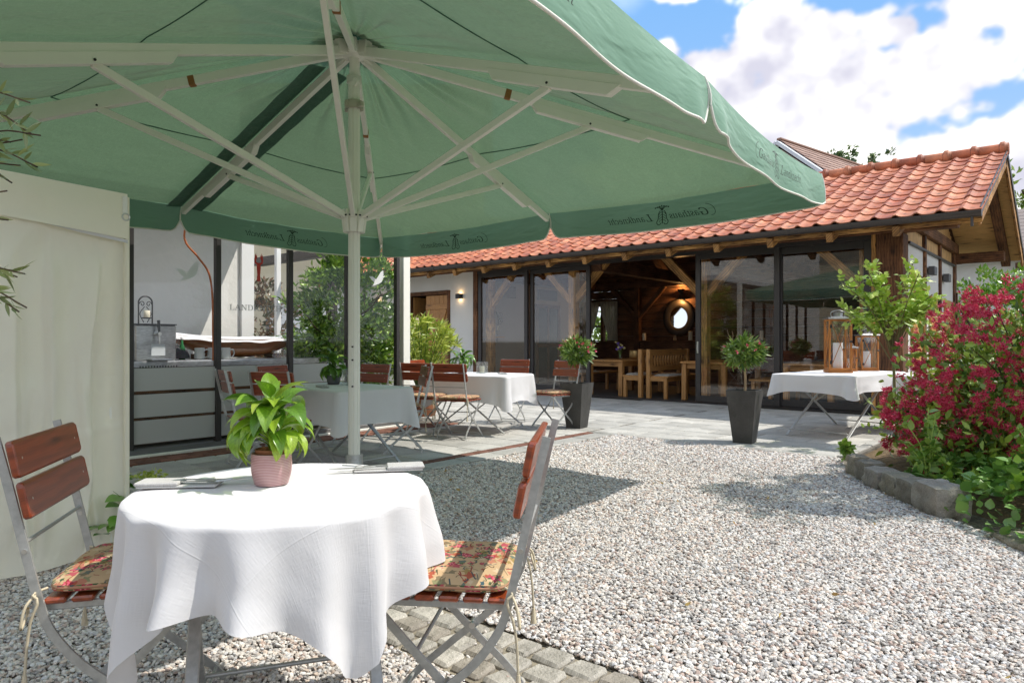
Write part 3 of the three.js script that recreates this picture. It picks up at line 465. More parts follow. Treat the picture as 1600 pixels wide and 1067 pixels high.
{ // glazed doors
  const f = M.frame, top_ = 2.79;
  part(barn, 'door_track', bb(-11.42, -2.75, 2.79, 2.86, ZF - 0.16, ZF + 0.02, 0.004), f);
  part(barn, 'threshold', bb(-11.42, -2.75, 0.0, 0.022, ZF - 0.18, ZF + 0.05, 0.004), f);
  const door = (x0, x1, z, handle, fw = 0.095) => {
    const d = sub(barn, 'glass_door'), zz = [z - 0.05, z + 0.01];
    part(d, 'frame', [bb(x0, x0 + fw, 0.03, top_, ...zz), bb(x1 - fw, x1, 0.03, top_, ...zz), bb(x0 + fw, x1 - fw, 0.03, 0.15, ...zz), bb(x0 + fw, x1 - fw, top_ - fw, top_, ...zz)], f);
    part(d, 'pane', boxUV(bb(x0 + fw, x1 - fw, 0.15, top_ - fw, z - 0.024, z - 0.020, 0)), M.glass);
    if (handle) part(d, 'handle', [bx(0.03, 0.22, 0.02, handle, 1.05, z + 0.02), bx(0.018, 0.1, 0.02, handle, 1.05, z + 0.04)], M.bolt);
  };
  door(-11.40, -9.86, ZF - 0.0); door(-9.84, -8.20, ZF - 0.07, -8.25); door(-5.76, -4.20, ZF - 0.0, -5.71); door(-4.30, -2.76, ZF - 0.07, null, 0.12);
  // old plank door, left leaf open inwards
  const wd = sub(barn, 'plank_door');
  part(wd, 'frame', [bb(-14.05, -13.97, 0, 2.45, ZF - 0.15, ZF + 0.03), bb(-12.46, -12.38, 0, 2.45, ZF - 0.15, ZF + 0.03), bb(-13.97, -12.46, 2.36, 2.45, ZF - 0.15, ZF + 0.03)], M.timber);
  for (let k = 0; k < 5; k++) part(wd, 'plank', bb(-12.47 - (k + 1) * 0.165 + 0.004, -12.47 - k * 0.165, 0.03, 2.34, ZF - 0.06, ZF - 0.02), M.pine);
  part(wd, 'batten', bb(-13.28, -12.48, 1.98, 2.12, ZF - 0.02, ZF + 0.01), M.pine); part(wd, 'batten', bb(-13.28, -12.48, 0.4, 0.54, ZF - 0.02, ZF + 0.01), M.pine);
  part(wd, 'batten', bar(V(-13.22, 0.54, ZF - 0.004), V(-12.55, 1.98, ZF - 0.004), 0.12, 0.03, 0.003, V(0, 0, 1)), M.pine);
  for (let k = 0; k < 4; k++) part(wd, 'plank', bb(-13.95, -13.91, 0.03, 2.34, ZF - 0.15 - (k + 1) * 0.165 + 0.004, ZF - 0.15 - k * 0.165), M.pine);
  part(barn, 'outer_wall', boxUV(bb(-16.8, -12.1, 0, 3, -13.6, -13.5, 0)), M.timberDark);
}
// ---------------------------------------------------------------- inside the hall
{
  const table = (x0, x1, z0, z1, label) => {
    const t = thing('dining_table', label, 'table', [(x0 + x1) / 2, 0, (z0 + z1) / 2], 0, 'wooden dining tables in the hall'), w = x1 - x0, l = z1 - z0;
    part(t, 'tabletop', bx(w, 0.04, l, 0, 0.745, 0, 0.006), M.pine); part(t, 'apron', [bx(w - 0.12, 0.1, 0.025, 0, 0.675, l / 2 - 0.09), bx(w - 0.12, 0.1, 0.025, 0, 0.675, -l / 2 + 0.09), bx(0.025, 0.1, l - 0.2, w / 2 - 0.08, 0.675, 0), bx(0.025, 0.1, l - 0.2, -w / 2 + 0.08, 0.675, 0)], M.pine);
    for (const a of [-1, 1]) for (const b of [-1, 1]) part(t, 'leg', bx(0.10, 0.725, 0.10, a * (w / 2 - 0.07), 0.3625, b * (l / 2 - 0.08), 0.008), M.pine);
  };
  table(-8.55, -7.62, -14.3, -12.42, 'wooden dining table with the purple flowers on it, left of the back-to-back benches');
  table(-6.30, -5.35, -14.3, -12.42, 'wooden dining table right of the back-to-back benches, half behind the sliding glass door');
  table(-4.35, -3.45, -14.3, -12.5, 'wooden dining table behind the rightmost fixed glass pane');
  const bench = (x, dir, label) => { // back at x, seat towards dir
    const t = thing('bench', label, 'bench', [x, 0, -13.25], 0, 'back-to-back wooden benches'), d = dir;
    for (const z of [-0.85, 0.85]) { part(t, 'end_post', bx(0.085, 1.0, 0.09, d * 0.045, 0.5, z, 0.008), M.pine); part(t, 'leg', bx(0.07, 0.42, 0.07, d * 0.42, 0.21, z * 0.98, 0.006), M.pine); part(t, 'rail', bx(0.34, 0.07, 0.05, d * 0.23, 0.39, z, 0.004), M.pine); }
    part(t, 'seat', bx(0.44, 0.035, 1.72, d * 0.26, 0.44, 0, 0.006), M.pine); part(t, 'rail', bx(0.03, 0.08, 1.62, d * 0.42, 0.385, 0), M.pine);
    part(t, 'top_rail', bx(0.035, 0.12, 1.61, d * 0.05, 0.93, 0, 0.006), M.pine); part(t, 'bottom_rail', bx(0.035, 0.10, 1.61, d * 0.05, 0.60, 0, 0.006), M.pine);
    for (let k = 0; k < 13; k++) part(t, 'spindle', extrude([[-0.012, -0.115], [0.012, -0.115], [0.04, 0], [0.012, 0.115], [-0.012, 0.115], [-0.04, 0]], 0.02).rotateY(Math.PI / 2).translate(d * 0.05 - 0.01, 0.76, -0.72 + k * 0.12), M.pine);
    return t;
  };
  bench(-7.02, 1, 'wooden bench with pierced back, seat facing right towards the glass door'); bench(-7.12, -1, 'wooden bench facing left towards the table with purple flowers');
  const fur = phy(0.72, 0.66, 0.55, 1, { sheen: 0.6, bumpMap: rep(T.lump, 8), bumpScale: 0.03 });
  const skin = (x, z, w, l, label) => { const g = grid(18, 26, (u, v) => { const a = (u - 0.5) * 2, b = (v - 0.5) * 2, e = Math.max(Math.abs(a), Math.abs(b)), n = N3(u * 9, v * 9, x); return [a * w / 2 * (0.93 + 0.12 * n), 0.5 - Math.pow(e, 6) * 0.05 + n * 0.012, b * l / 2 * (0.93 + 0.1 * n)]; }); const m = top('sheepskin', g, fur, label, 'sheepskin', 'sheepskins on the hall benches'); m.position.set(x, 0, z); };
  skin(-6.74, -12.85, 0.40, 0.85, 'cream sheepskin draped on the bench facing right'); skin(-7.40, -12.8, 0.40, 0.7, 'cream sheepskin draped on the bench facing left');
  const farBench = (x, z, label) => { const t = thing('bench', label, 'bench', [x, 0, z]); part(t, 'seat', bx(0.42, 0.04, 1.7, 0, 0.44, 0), M.pine); for (const a of [-1, 1]) for (const b of [-1, 1]) part(t, 'leg', bx(0.06, 0.42, 0.06, a * 0.16, 0.21, b * 0.75), M.pine); };
  farBench(-8.95, -13.4, 'backless wooden bench left of the table with purple flowers'); farBench(-4.75, -13.4, 'backless wooden bench beside the rightmost dining table');
  skin(-8.95, -12.95, 0.38, 0.8, 'cream sheepskin on the backless bench at the left');
  // settle along the back wall with candles on its shelf
  const st = thing('wall_bench', 'dark wooden bench built along the back wall of the hall', 'bench', [-7.2, 0, -16.6]);
  part(st, 'seat', bx(8.6, 0.05, 0.5, 0, 0.44, 0), M.timberDark); part(st, 'backrest', bx(8.6, 0.5, 0.05, 0, 0.9, -0.25), M.timberDark); part(st, 'shelf', bx(8.6, 0.03, 0.16, 0, 1.17, -0.22), M.timberDark); part(st, 'plinth', bx(8.6, 0.4, 0.4, 0, 0.2, -0.03), M.timberDark);
  const candle = (x, z, y, h, r, label) => { const t = thing('candle', label, 'candle', [x, y, z]); part(t, 'wax', boxUV(lathe([[0.001, 0], [r, 0], [r, h - 0.008], [r * 0.9, h], [r * 0.3, h - 0.01], [0.001, h - 0.012]], 18)), M.wax); part(t, 'wick', rod(V(0, h - 0.015, 0), V(0.002, h + 0.012, 0), 0.0025, 5), M.black); return t; };
  candle(-9.55, -16.72, 1.19, 0.2, 0.05, 'cream pillar candle beside the dark wall post in the hall'); candle(-8.2, -16.78, 1.19, 0.24, 0.055, 'cream pillar candle below the oval mirror in the hall');
  candle(-6.3, -16.78, 1.19, 0.24, 0.055, 'cream pillar candle on the back shelf seen through the sliding glass door'); candle(-4.6, -16.78, 1.19, 0.24, 0.055, 'cream pillar candle on the back shelf behind the rightmost fixed glass pane');
  // mirror and lamp
  const mi = thing('mirror', 'round mirror in a wide dark frame on the plank wall', 'mirror', [-8.62, 1.80, -16.94]);
  part(mi, 'frame', boxUV(new THREE.TorusGeometry(0.36, 0.11, 10, 36).scale(1, 1.08, 0.45).toNonIndexed()), std(0.035, 0.026, 0.02, 0.6)); part(mi, 'glass', boxUV(new THREE.CircleGeometry(0.30, 36).scale(1, 1.08, 1).toNonIndexed().translate(0, 0, 0.012)), std(0.8, 0.82, 0.82, 0.02, { metalness: 1 }));
  const la = thing('wall_lamp', 'black hourglass wall lamp glowing warm above the round mirror', 'lamp', [-8.5, 2.42, -16.83]);
  part(la, 'shade', boxUV(lathe([[0.10, -0.14], [0.045, -0.02], [0.045, 0.02], [0.10, 0.14], [0.095, 0.14], [0.04, 0.02], [0.04, -0.02], [0.095, -0.14]], 18)), M.black); part(la, 'bracket', bx(0.05, 0.06, 0.12, 0, 0, -0.06), M.black);
  part(la, 'bulb', new THREE.SphereGeometry(0.03, 10, 8), new THREE.MeshStandardMaterial({ color: 0x000000, emissive: rgb(1, 0.42, 0.1), emissiveIntensity: 8 }));
  for (const s of [-1, 1]) { const l = new THREE.PointLight(rgb(1, 0.5, 0.16), 0.8, 0); l.position.set(-8.5, 2.42 + s * 0.16, -16.80); l.castShadow = true; scene.add(l); }
  // curtains
  const linen = phy(0.55, 0.48, 0.38, 0.95, { transmission: 0.4, thickness: 0, map: rep(T.fabric, 2) });
  const curtain = (x, w, flip, label) => { const g = grid(36, 20, (u, v) => { const tie = Math.pow(Math.max(0, 1 - Math.abs(v - 0.72) / 0.75), 1.4), k = 1 - 0.5 * tie; const a = flip ? 1 - (1 - u) * k : u * k; return [x + a * w, 2.32 - v * 1.42, ZB + 0.14 + Math.sin(u * 38) * 0.03 * (0.5 + v * 0.5)]; }, (u, v, p) => [p[0], p[1]]); top('curtain', g, linen, label, 'curtain'); };
  curtain(-11.72, 0.62, false, 'left linen curtain at the hall window'); curtain(-11.12, 0.62, true, 'right linen curtain at the hall window');
  // things on the tables
  const vase = thing('flower_vase', 'small glass vase of purple flowers on the hall table', 'vase', [-8.0, 0.765, -12.95]);
  part(vase, 'jar', boxUV(lathe([[0.001, 0.005], [0.045, 0.005], [0.05, 0.06], [0.035, 0.11], [0.042, 0.13]], 16)), M.glass);
  const r = rng(8), stems = [], lf = [], fl = []; for (let k = 0; k < 14; k++) { const a = r() * 6.28, q = 0.03 + r() * 0.10, h = 0.2 + r() * 0.2; stems.push(tube([V(0, 0.02, 0), V(Math.cos(a) * q * 0.4, h * 0.6, Math.sin(a) * q * 0.4), V(Math.cos(a) * q, h, Math.sin(a) * q)], 0.003, 5, 4)); fl.push(new THREE.IcosahedronGeometry(0.022 + r() * 0.015, 0).scale(1, 0.8, 1).translate(Math.cos(a) * q, h, Math.sin(a) * q)); }
  part(vase, 'stem', stems.map((g) => boxUV(g)), M.stem); part(vase, 'blossom', fl.slice(0, 8).map((g) => boxUV(g)), std(0.16, 0.10, 0.42, 0.7)); part(vase, 'blossom', fl.slice(8).map((g) => boxUV(g)), std(0.62, 0.55, 0.22, 0.7));
  const pot = thing('brass_pot', 'small round brass pot beside the vase on the hall table', 'pot', [-7.86, 0.765, -13.35]);
  part(pot, 'body', boxUV(lathe([[0.001, 0.0], [0.10, 0.0], [0.13, 0.06], [0.125, 0.16], [0.115, 0.19], [0.11, 0.19], [0.118, 0.15], [0.12, 0.06], [0.09, 0.012], [0.001, 0.012]], 24)), std(0.50, 0.34, 0.14, 0.35, { metalness: 0.8 })); part(pot, 'rim', new THREE.TorusGeometry(0.114, 0.007, 6, 24).rotateX(Math.PI / 2).translate(0, 0.19, 0), std(0.55, 0.38, 0.15, 0.3, { metalness: 0.8 }));
  const card = top('menu_card', boxUV(merge([bar(V(-0.06, 0, 0.03), V(-0.06, 0.13, 0), 0.12, 0.003, 0.001, V(1, 0, 0)), bar(V(-0.06, 0, -0.03), V(-0.06, 0.13, 0), 0.12, 0.003, 0.001, V(1, 0, 0))])), M.white, 'small white folded card standing on the back bench shelf', 'card'); card.position.set(-8.6, 1.187, -16.8);
  // wrought iron candle holder on the grey partition, little shelf
  const ih = thing('iron_candle_holder', 'wrought iron scroll candle holder on the grey partition wall', 'candle holder', [-11.88, 1.62, -13.15]), I = [];
  I.push(tube([V(0, -0.3, -0.09), V(0, 0.2, -0.09), V(0, 0.32, 0), V(0, 0.2, 0.09), V(0, -0.3, 0.09)], 0.011, 24, 5));
  for (const s of [-1, 1]) for (const y of [0.05, 0.2]) { const c = []; for (let k = 0; k <= 16; k++) { const a = k / 16 * Math.PI * 3; c.push(V(0, y + Math.sin(a) * 0.1 * (1 - k / 20), s * (0.19 + Math.cos(a) * 0.1 * (1 - k / 20)))); } I.push(tube(c, 0.008, 30, 5)); }
  part(ih, 'scrollwork', I.map((g) => boxUV(g)), M.iron); part(ih, 'dish', boxUV(lathe([[0.001, 0], [0.06, 0.005], [0.065, 0.02]], 14)).translate(0.08, -0.2, 0), M.iron); part(ih, 'candle', boxUV(lathe([[0.001, 0], [0.03, 0], [0.03, 0.14], [0.001, 0.135]], 12)).translate(0.08, -0.19, 0), M.wax);
  const sh = thing('wall_shelf', 'small plain wooden shelf on the grey partition wall', 'shelf', [-11.8, 1.27, -13.0]); part(sh, 'board', bx(0.2, 0.03, 0.62, 0, 0, 0), M.pine); part(sh, 'bracket', bx(0.03, 0.1, 0.03, -0.07, -0.065, -0.2), M.iron); part(sh, 'bracket', bx(0.03, 0.1, 0.03, -0.07, -0.065, 0.2), M.iron);
}
{ // lamps on the outer walls: black boxes that light the plaster above and below
  const sconce = (p, turn, label) => { const t = thing('wall_light', label, 'wall light', p, turn); part(t, 'box', [bb(-0.075, 0.075, -0.06, 0.06, 0.11, 0.12), bb(-0.075, -0.066, -0.06, 0.06, 0.012, 0.11), bb(0.066, 0.075, -0.06, 0.06, 0.012, 0.11), bb(-0.075, 0.075, -0.06, 0.06, 0, 0.012)], M.black); part(t, 'bulb', bx(0.05, 0.02, 0.05, 0, 0, 0.06), new THREE.MeshStandardMaterial({ color: 0x000000, emissive: rgb(1, 0.7, 0.35), emissiveIntensity: 1.5 })); return t; };
  sconce([-12.0, 2.28, ZF], 0, 'black box wall light on white plaster between the plank door and the glass doors');
  sconce([-15.2, 2.2, ZF], 0, 'black box wall light left of the plank door behind the big shrub');
  for (const x of [-12.0, -15.2]) for (const s of [-1, 1]) { const l = new THREE.PointLight(rgb(1, 0.62, 0.28), 0.04, 0); l.position.set(x, (x === -12 ? 2.28 : 2.2) + s * 0.07, ZF + 0.06); l.castShadow = true; scene.add(l); }
  for (const [z, y, label] of [[-14.15, 2.42, 'dark rectangular lamp box on the middle white gable panel'], [-15.68, 2.4, 'dark rectangular lamp box on the rear white gable panel']]) { const t = thing('wall_light', label, 'wall light', [XR, y, z], Math.PI / 2); part(t, 'box', bx(0.26, 0.15, 0.10, 0, 0, 0.05, 0.006), std(0.10, 0.10, 0.11, 0.5)); part(t, 'back_plate', bx(0.2, 0.1, 0.02, 0, 0, 0.0), M.black); }
}
// ---------------------------------------------------------------- the big green parasol
const PX = -4.312, PZ = -3.163;
{
  const p = thing('parasol', 'large green market parasol on a pale aluminium pole with printed valance', 'parasol', [PX, 0, PZ]);
  const EV = 2.49, AP = 3.41, RUN = 2.11;
  // rib ends, going round: near right corner, right, far right corner, far, far left corner, left, near left corner, near
  const E = [[2.99, 2.60, 2.62], [2.80, 2.44, -0.09], [2.57, EV, -2.79], [-0.20, EV, -2.70], [-2.97, EV, -2.62], [-2.77, EV, 0.09], [-2.57, EV, 2.79], [0.20, 2.48, 2.70]].map((a) => V(...a));
  const hub = V(0, AP, 0), r = rng(3);
  // canopy: eight cloth panels, slightly slack, gathered near the top
  const panel = (A, B, k) => grid(36, 40, (u, v) => {
    const q = 0.05 + v * 0.95, a = hub.clone().lerp(A, q), b = hub.clone().lerp(B, q), P = a.lerp(b, u), c = 4 * u * (1 - u);
    P.x *= 1 - 0.010 * c * v * v; P.z *= 1 - 0.010 * c * v * v;
    const fold = Math.sin(u * 26 + k * 2 + N3(u * 3, v * 4, k) * 3) * 0.020 * Math.exp(-((v - 0.20) ** 2) / 0.03) * Math.sqrt(c) + N3(P.x * 1.2, 1, P.z * 1.2 + k) * 0.022 * c + N3(P.x * 3.5, 4, P.z * 3.5) * 0.007 * c;
    P.y += 0.055 - 0.075 * c * q * (1 - 0.45 * q) + fold;
    return [P.x, P.y, P.z];
  }, (u, v, P) => [P[0], P[2]]);
  for (let k = 0; k < 8; k++) part(p, 'canopy_panel', panel(E[k], E[(k + 1) % 8], k), M.green);
  for (let k = 0; k < 8; k++) { // seam half way down each panel
    const A = hub.clone().lerp(E[k], 0.57), B = hub.clone().lerp(E[(k + 1) % 8], 0.57); const pts = []; for (let i = 0; i <= 12; i++) { const u = i / 12, c = 4 * u * (1 - u), q = A.clone().lerp(B, u); q.x *= 1 - 0.010 * c * 0.3; q.z *= 1 - 0.010 * c * 0.3; q.y += 0.049 - 0.075 * c * 0.57 * (1 - 0.45 * 0.57); pts.push(q); }
    part(p, 'seam', boxUV(tube(pts, 0.0045, 24, 4)), M.seam);
  }
  // valance with script lettering and a plain plumed crest, scalloped and edged in white
  const cv = document.createElement('canvas'); cv.width = 2048; cv.height = 256; const c = cv.getContext('2d');
  c.fillStyle = '#ffffff'; c.fillRect(0, 0, 2048, 256); c.fillStyle = '#2c4a3c'; c.strokeStyle = '#2c4a3c';
  const slant = (txt, x, y, s) => { c.save(); c.translate(x, y); c.transform(1, 0, -0.28, 1, 0, 0); c.font = `italic ${s}px serif`; c.fillText(txt[0], -s * 0.12, s * 0.05); const w = c.measureText(txt[0]).width; c.scale(0.82, 1); c.font = `italic ${s * 0.8}px serif`; c.fillText(txt.slice(1), w * 1.12, 0); c.restore(); };
  slant('Gasthaus', 705, 168, 92); slant('Landknecht', 1130, 168, 92);
  c.lineWidth = 4; c.beginPath(); c.moveTo(690, 180); c.bezierCurveTo(640, 190, 660, 90, 730, 78); c.stroke();
  const cx = 1050; for (let k = 0; k < 7; k++) { c.lineWidth = 4; c.beginPath(); c.moveTo(cx, 90); c.quadraticCurveTo(cx + (k - 3) * 10, 40, cx + (k - 3) * 17, 48 + Math.abs(k - 3) * 5); c.stroke(); c.beginPath(); c.arc(cx + (k - 3) * 17, 46 + Math.abs(k - 3) * 5, 6, 0, 7); c.fill(); }
  c.lineWidth = 6; for (const s of [-1, 1]) { c.beginPath(); c.moveTo(cx + s * 12, 88); c.bezierCurveTo(cx + s * 46, 120, cx + s * 20, 150, cx + s * 44, 180); c.bezierCurveTo(cx + s * 52, 210, cx + s * 20, 226, cx + s * 12, 196); c.stroke(); c.lineWidth = 4; for (let k = 0; k < 4; k++) { c.beginPath(); c.moveTo(cx + s * 4, 100 + k * 22); c.quadraticCurveTo(cx + s * 22, 108 + k * 22, cx + s * 26, 122 + k * 22); c.stroke(); } c.lineWidth = 6; }
  c.fillRect(cx - 4, 92, 8, 110);
  const vt = new THREE.CanvasTexture(cv); vt.colorSpace = THREE.SRGBColorSpace;
  const vm = phy(0.165, 0.315, 0.225, 0.85, { map: vt, transmission: 0.16, thickness: 0, bumpMap: rep(T.crease, 0.6, 0.25), bumpScale: 0.006 });
  for (let k = 0; k < 8; k++) {
    const A = E[k], B = E[(k + 1) % 8], n = B.clone().sub(A).setY(0).normalize().cross(V(0, -1, 0)); // outward
    if (n.dot(A.clone().add(B)) < 0) n.negate();
    const f = (u, v) => {
      const q = A.clone().lerp(B, u), cc = 4 * u * (1 - u); q.x *= 1 - 0.010 * cc; q.z *= 1 - 0.010 * cc; q.y += 0.055 - 0.075 * cc * 0.55;
      const e = Math.min(u, 1 - u) * A.distanceTo(B), corner = k % 2 === 0 ? u < 0.5 : u > 0.5;
      const d = 0.262 + 0.012 * cc - (corner ? 0.02 : 0.11) * Math.exp(-((e / 0.04) ** 2));
      const flare = (0.012 + 0.022 * Math.sin(u * Math.PI * 3 + k) ** 2 + 0.03 * Math.exp(-(((e - 0.16) / 0.1) ** 2)) * (corner ? 0.0 : 1)) * v + 0.012 * Math.sin(v * 3);
      return q.addScaledVector(n, flare).add(V(0, -d * v + 0.004, 0));
    };
    part(p, 'valance', grid(80, 10, (u, v) => { const q = f(u, v); return [q.x, q.y, q.z]; }, (u, v) => [k === 0 ? u + 0.2 : u, 1 - v]), vm);
    const pts = []; for (let i = 0; i <= 60; i++) pts.push(f(i / 60, 1)); part(p, 'white_trim', boxUV(tube(pts, 0.0075, 90, 5)), M.trim);
    const ends = [0, 1].map((u) => tube([0, 0.25, 0.5, 0.75, 1].map((v) => f(u, v)), 0.006, 6, 5)); part(p, 'white_trim', ends.map((g) => boxUV(g)), M.trim);
  }
  // ribs, sleeves, struts
  for (let k = 0; k < 8; k++) {
    const e = E[k], flat = V(e.x, 0, e.z), len = flat.length(), at = (d, dy = 0) => V(e.x * d / len, AP + (e.y - AP) * d / len + dy, e.z * d / len);
    part(p, 'rib', bar(at(0.09, -0.03), at(len - 0.03, -0.02), 0.042, 0.068, 0.004), k > 1 && k < 7 ? M.alu : M.alu);
    const a = at(1.35, -0.072), b = at(2.32, -0.072), d = b.clone().sub(a), L = d.length(), prof = [[-L / 2, 0.03], [L / 2, 0.03], [L / 2 - 0.07, -0.032], [-L / 2 + 0.07, -0.032]];
    const g = extrude(prof, 0.05, 0.003).translate(0, 0, -0.025).rotateY(-Math.PI / 2); part(p, 'sleeve', orient(g, a, b), M.alu);
    part(p, 'bolt', [rod(at(1.835, -0.085).add(V(e.z, 0, -e.x).normalize().multiplyScalar(0.033)), at(1.835, -0.085).add(V(-e.z, 0, e.x).normalize().multiplyScalar(0.033)), 0.008, 8)], M.black);
    part(p, 'strut', bar(V(e.x / len * 0.09, RUN, e.z / len * 0.09), at(1.835, -0.10), 0.034, 0.046, 0.004), M.alu);
    if ([0, 2, 4, 6].includes(k) || k === 2) part(p, 'brown_band', bar(at(1.16, -0.03), at(1.205, -0.03), 0.047, 0.073, 0.002), std(0.30, 0.13, 0.04, 0.8));
  }
  { // double cloth pocket on the left rib, dark because two layers of cloth lie there
    const e = E[5], len = Math.hypot(e.x, e.z), sx = -e.z / len, sz = e.x / len;
    for (const s of [-1, 1]) part(p, 'cloth_pocket', grid(8, 30, (u, v) => { const d = 0.31 + v * 2.41, o = s * (0.03 + u * 0.15); return [e.x * d / len + sx * o, AP + (e.y - AP) * d / len + 0.012 - 0.02 * u + Math.sin(v * 40) * 0.004 * u, e.z * d / len + sz * o]; }, (u, v, P) => [P[0], P[2]]), M.greenDouble);
  }
  part(p, 'canopy_cap', boxUV(lathe([[0.001, 0.10], [0.12, 0.085], [0.30, 0.045], [0.31, 0.02]], 24)).translate(0, AP, 0), M.greenDouble);
  // pole with grooves, hubs, collar, weighted base
  const sh = []; for (let k = 0; k < 64; k++) { const a = k / 64 * Math.PI * 2, g = k % 8 === 0 ? 0.038 : k % 8 === 4 ? 0.0415 : 0.0445; sh.push([Math.cos(a) * g, Math.sin(a) * g]); }
  part(p, 'pole', extrude(sh, 3.12).rotateX(-Math.PI / 2).translate(0, 0.04, 0), M.alu);
  part(p, 'inner_pole', rod(V(0, 3.15, 0), V(0, AP - 0.02, 0), 0.036, 16), M.alu);
  part(p, 'pole_cap', boxUV(lathe([[0.036, 0], [0.056, 0.0], [0.056, 0.05], [0.036, 0.05]], 20)).translate(0, 3.13, 0), M.aluShade);
  part(p, 'crown_hub', [boxUV(lathe([[0.001, -0.07], [0.07, -0.07], [0.10, -0.04], [0.10, 0.03], [0.06, 0.05], [0.001, 0.05]], 16)).translate(0, AP - 0.02, 0), ...E.map((e) => { const l = Math.hypot(e.x, e.z); return bar(V(e.x / l * 0.08, AP - 0.03, e.z / l * 0.08), V(e.x / l * 0.17, AP - 0.05, e.z / l * 0.17), 0.062, 0.1, 0.004); })], M.alu);
  part(p, 'runner', [boxUV(lathe([[0.052, -0.1], [0.062, -0.1], [0.075, 0.0], [0.075, 0.05], [0.052, 0.05]], 16)).translate(0, RUN - 0.02, 0), ...E.map((e) => { const l = Math.hypot(e.x, e.z); return bar(V(e.x / l * 0.065, RUN - 0.12, e.z / l * 0.065), V(e.x / l * 0.085, RUN + 0.05, e.z / l * 0.085), 0.05, 0.03, 0.004); })], M.alu);
  part(p, 'runner_bolt', E.map((e) => { const l = Math.hypot(e.x, e.z); return rod(V(e.x / l * 0.10 - e.z / l * 0.03, RUN, e.z / l * 0.10 + e.x / l * 0.03), V(e.x / l * 0.10 + e.z / l * 0.03, RUN, e.z / l * 0.10 - e.x / l * 0.03), 0.006, 6); }), M.black);
  part(p, 'collar', [boxUV(lathe([[0.05, -0.03], [0.066, -0.03], [0.066, 0.03], [0.05, 0.03]], 20)).translate(0, 2.96, 0), bx(0.03, 0.05, 0.16, 0, 2.96, 0, 0.005), bx(0.05, 0.04, 0.03, 0.08, 2.95, 0, 0.005), bx(0.05, 0.04, 0.03, -0.08, 2.95, 0, 0.005)], std(0.48, 0.45, 0.36, 0.6));
  part(p, 'pulley', [boxUV(new THREE.CylinderGeometry(0.03, 0.03, 0.02, 12).rotateX(Math.PI / 2).toNonIndexed()).translate(0.055, 3.12, 0.03)], M.alu);
  part(p, 'pole_bolt', [1.02, 1.12, 0.82].map((y) => rod(V(0.03, y, 0.035), V(0.038, y, 0.046), 0.007, 6)), M.black);
  part(p, 'base_plate', [bb(-0.40, -0.01, 0.004, 0.075, -0.40, -0.01, 0.008), bb(0.01, 0.40, 0.004, 0.075, -0.40, -0.01, 0.008), bb(-0.40, -0.01, 0.004, 0.075, 0.01, 0.40, 0.008), bb(0.01, 0.40, 0.004, 0.075, 0.01, 0.40, 0.008)], M.slab[3]);
  part(p, 'base_socket', boxUV(lathe([[0.052, 0.07], [0.14, 0.07], [0.14, 0.09], [0.065, 0.1], [0.065, 0.3], [0.052, 0.3]], 20)), M.zinc);
}
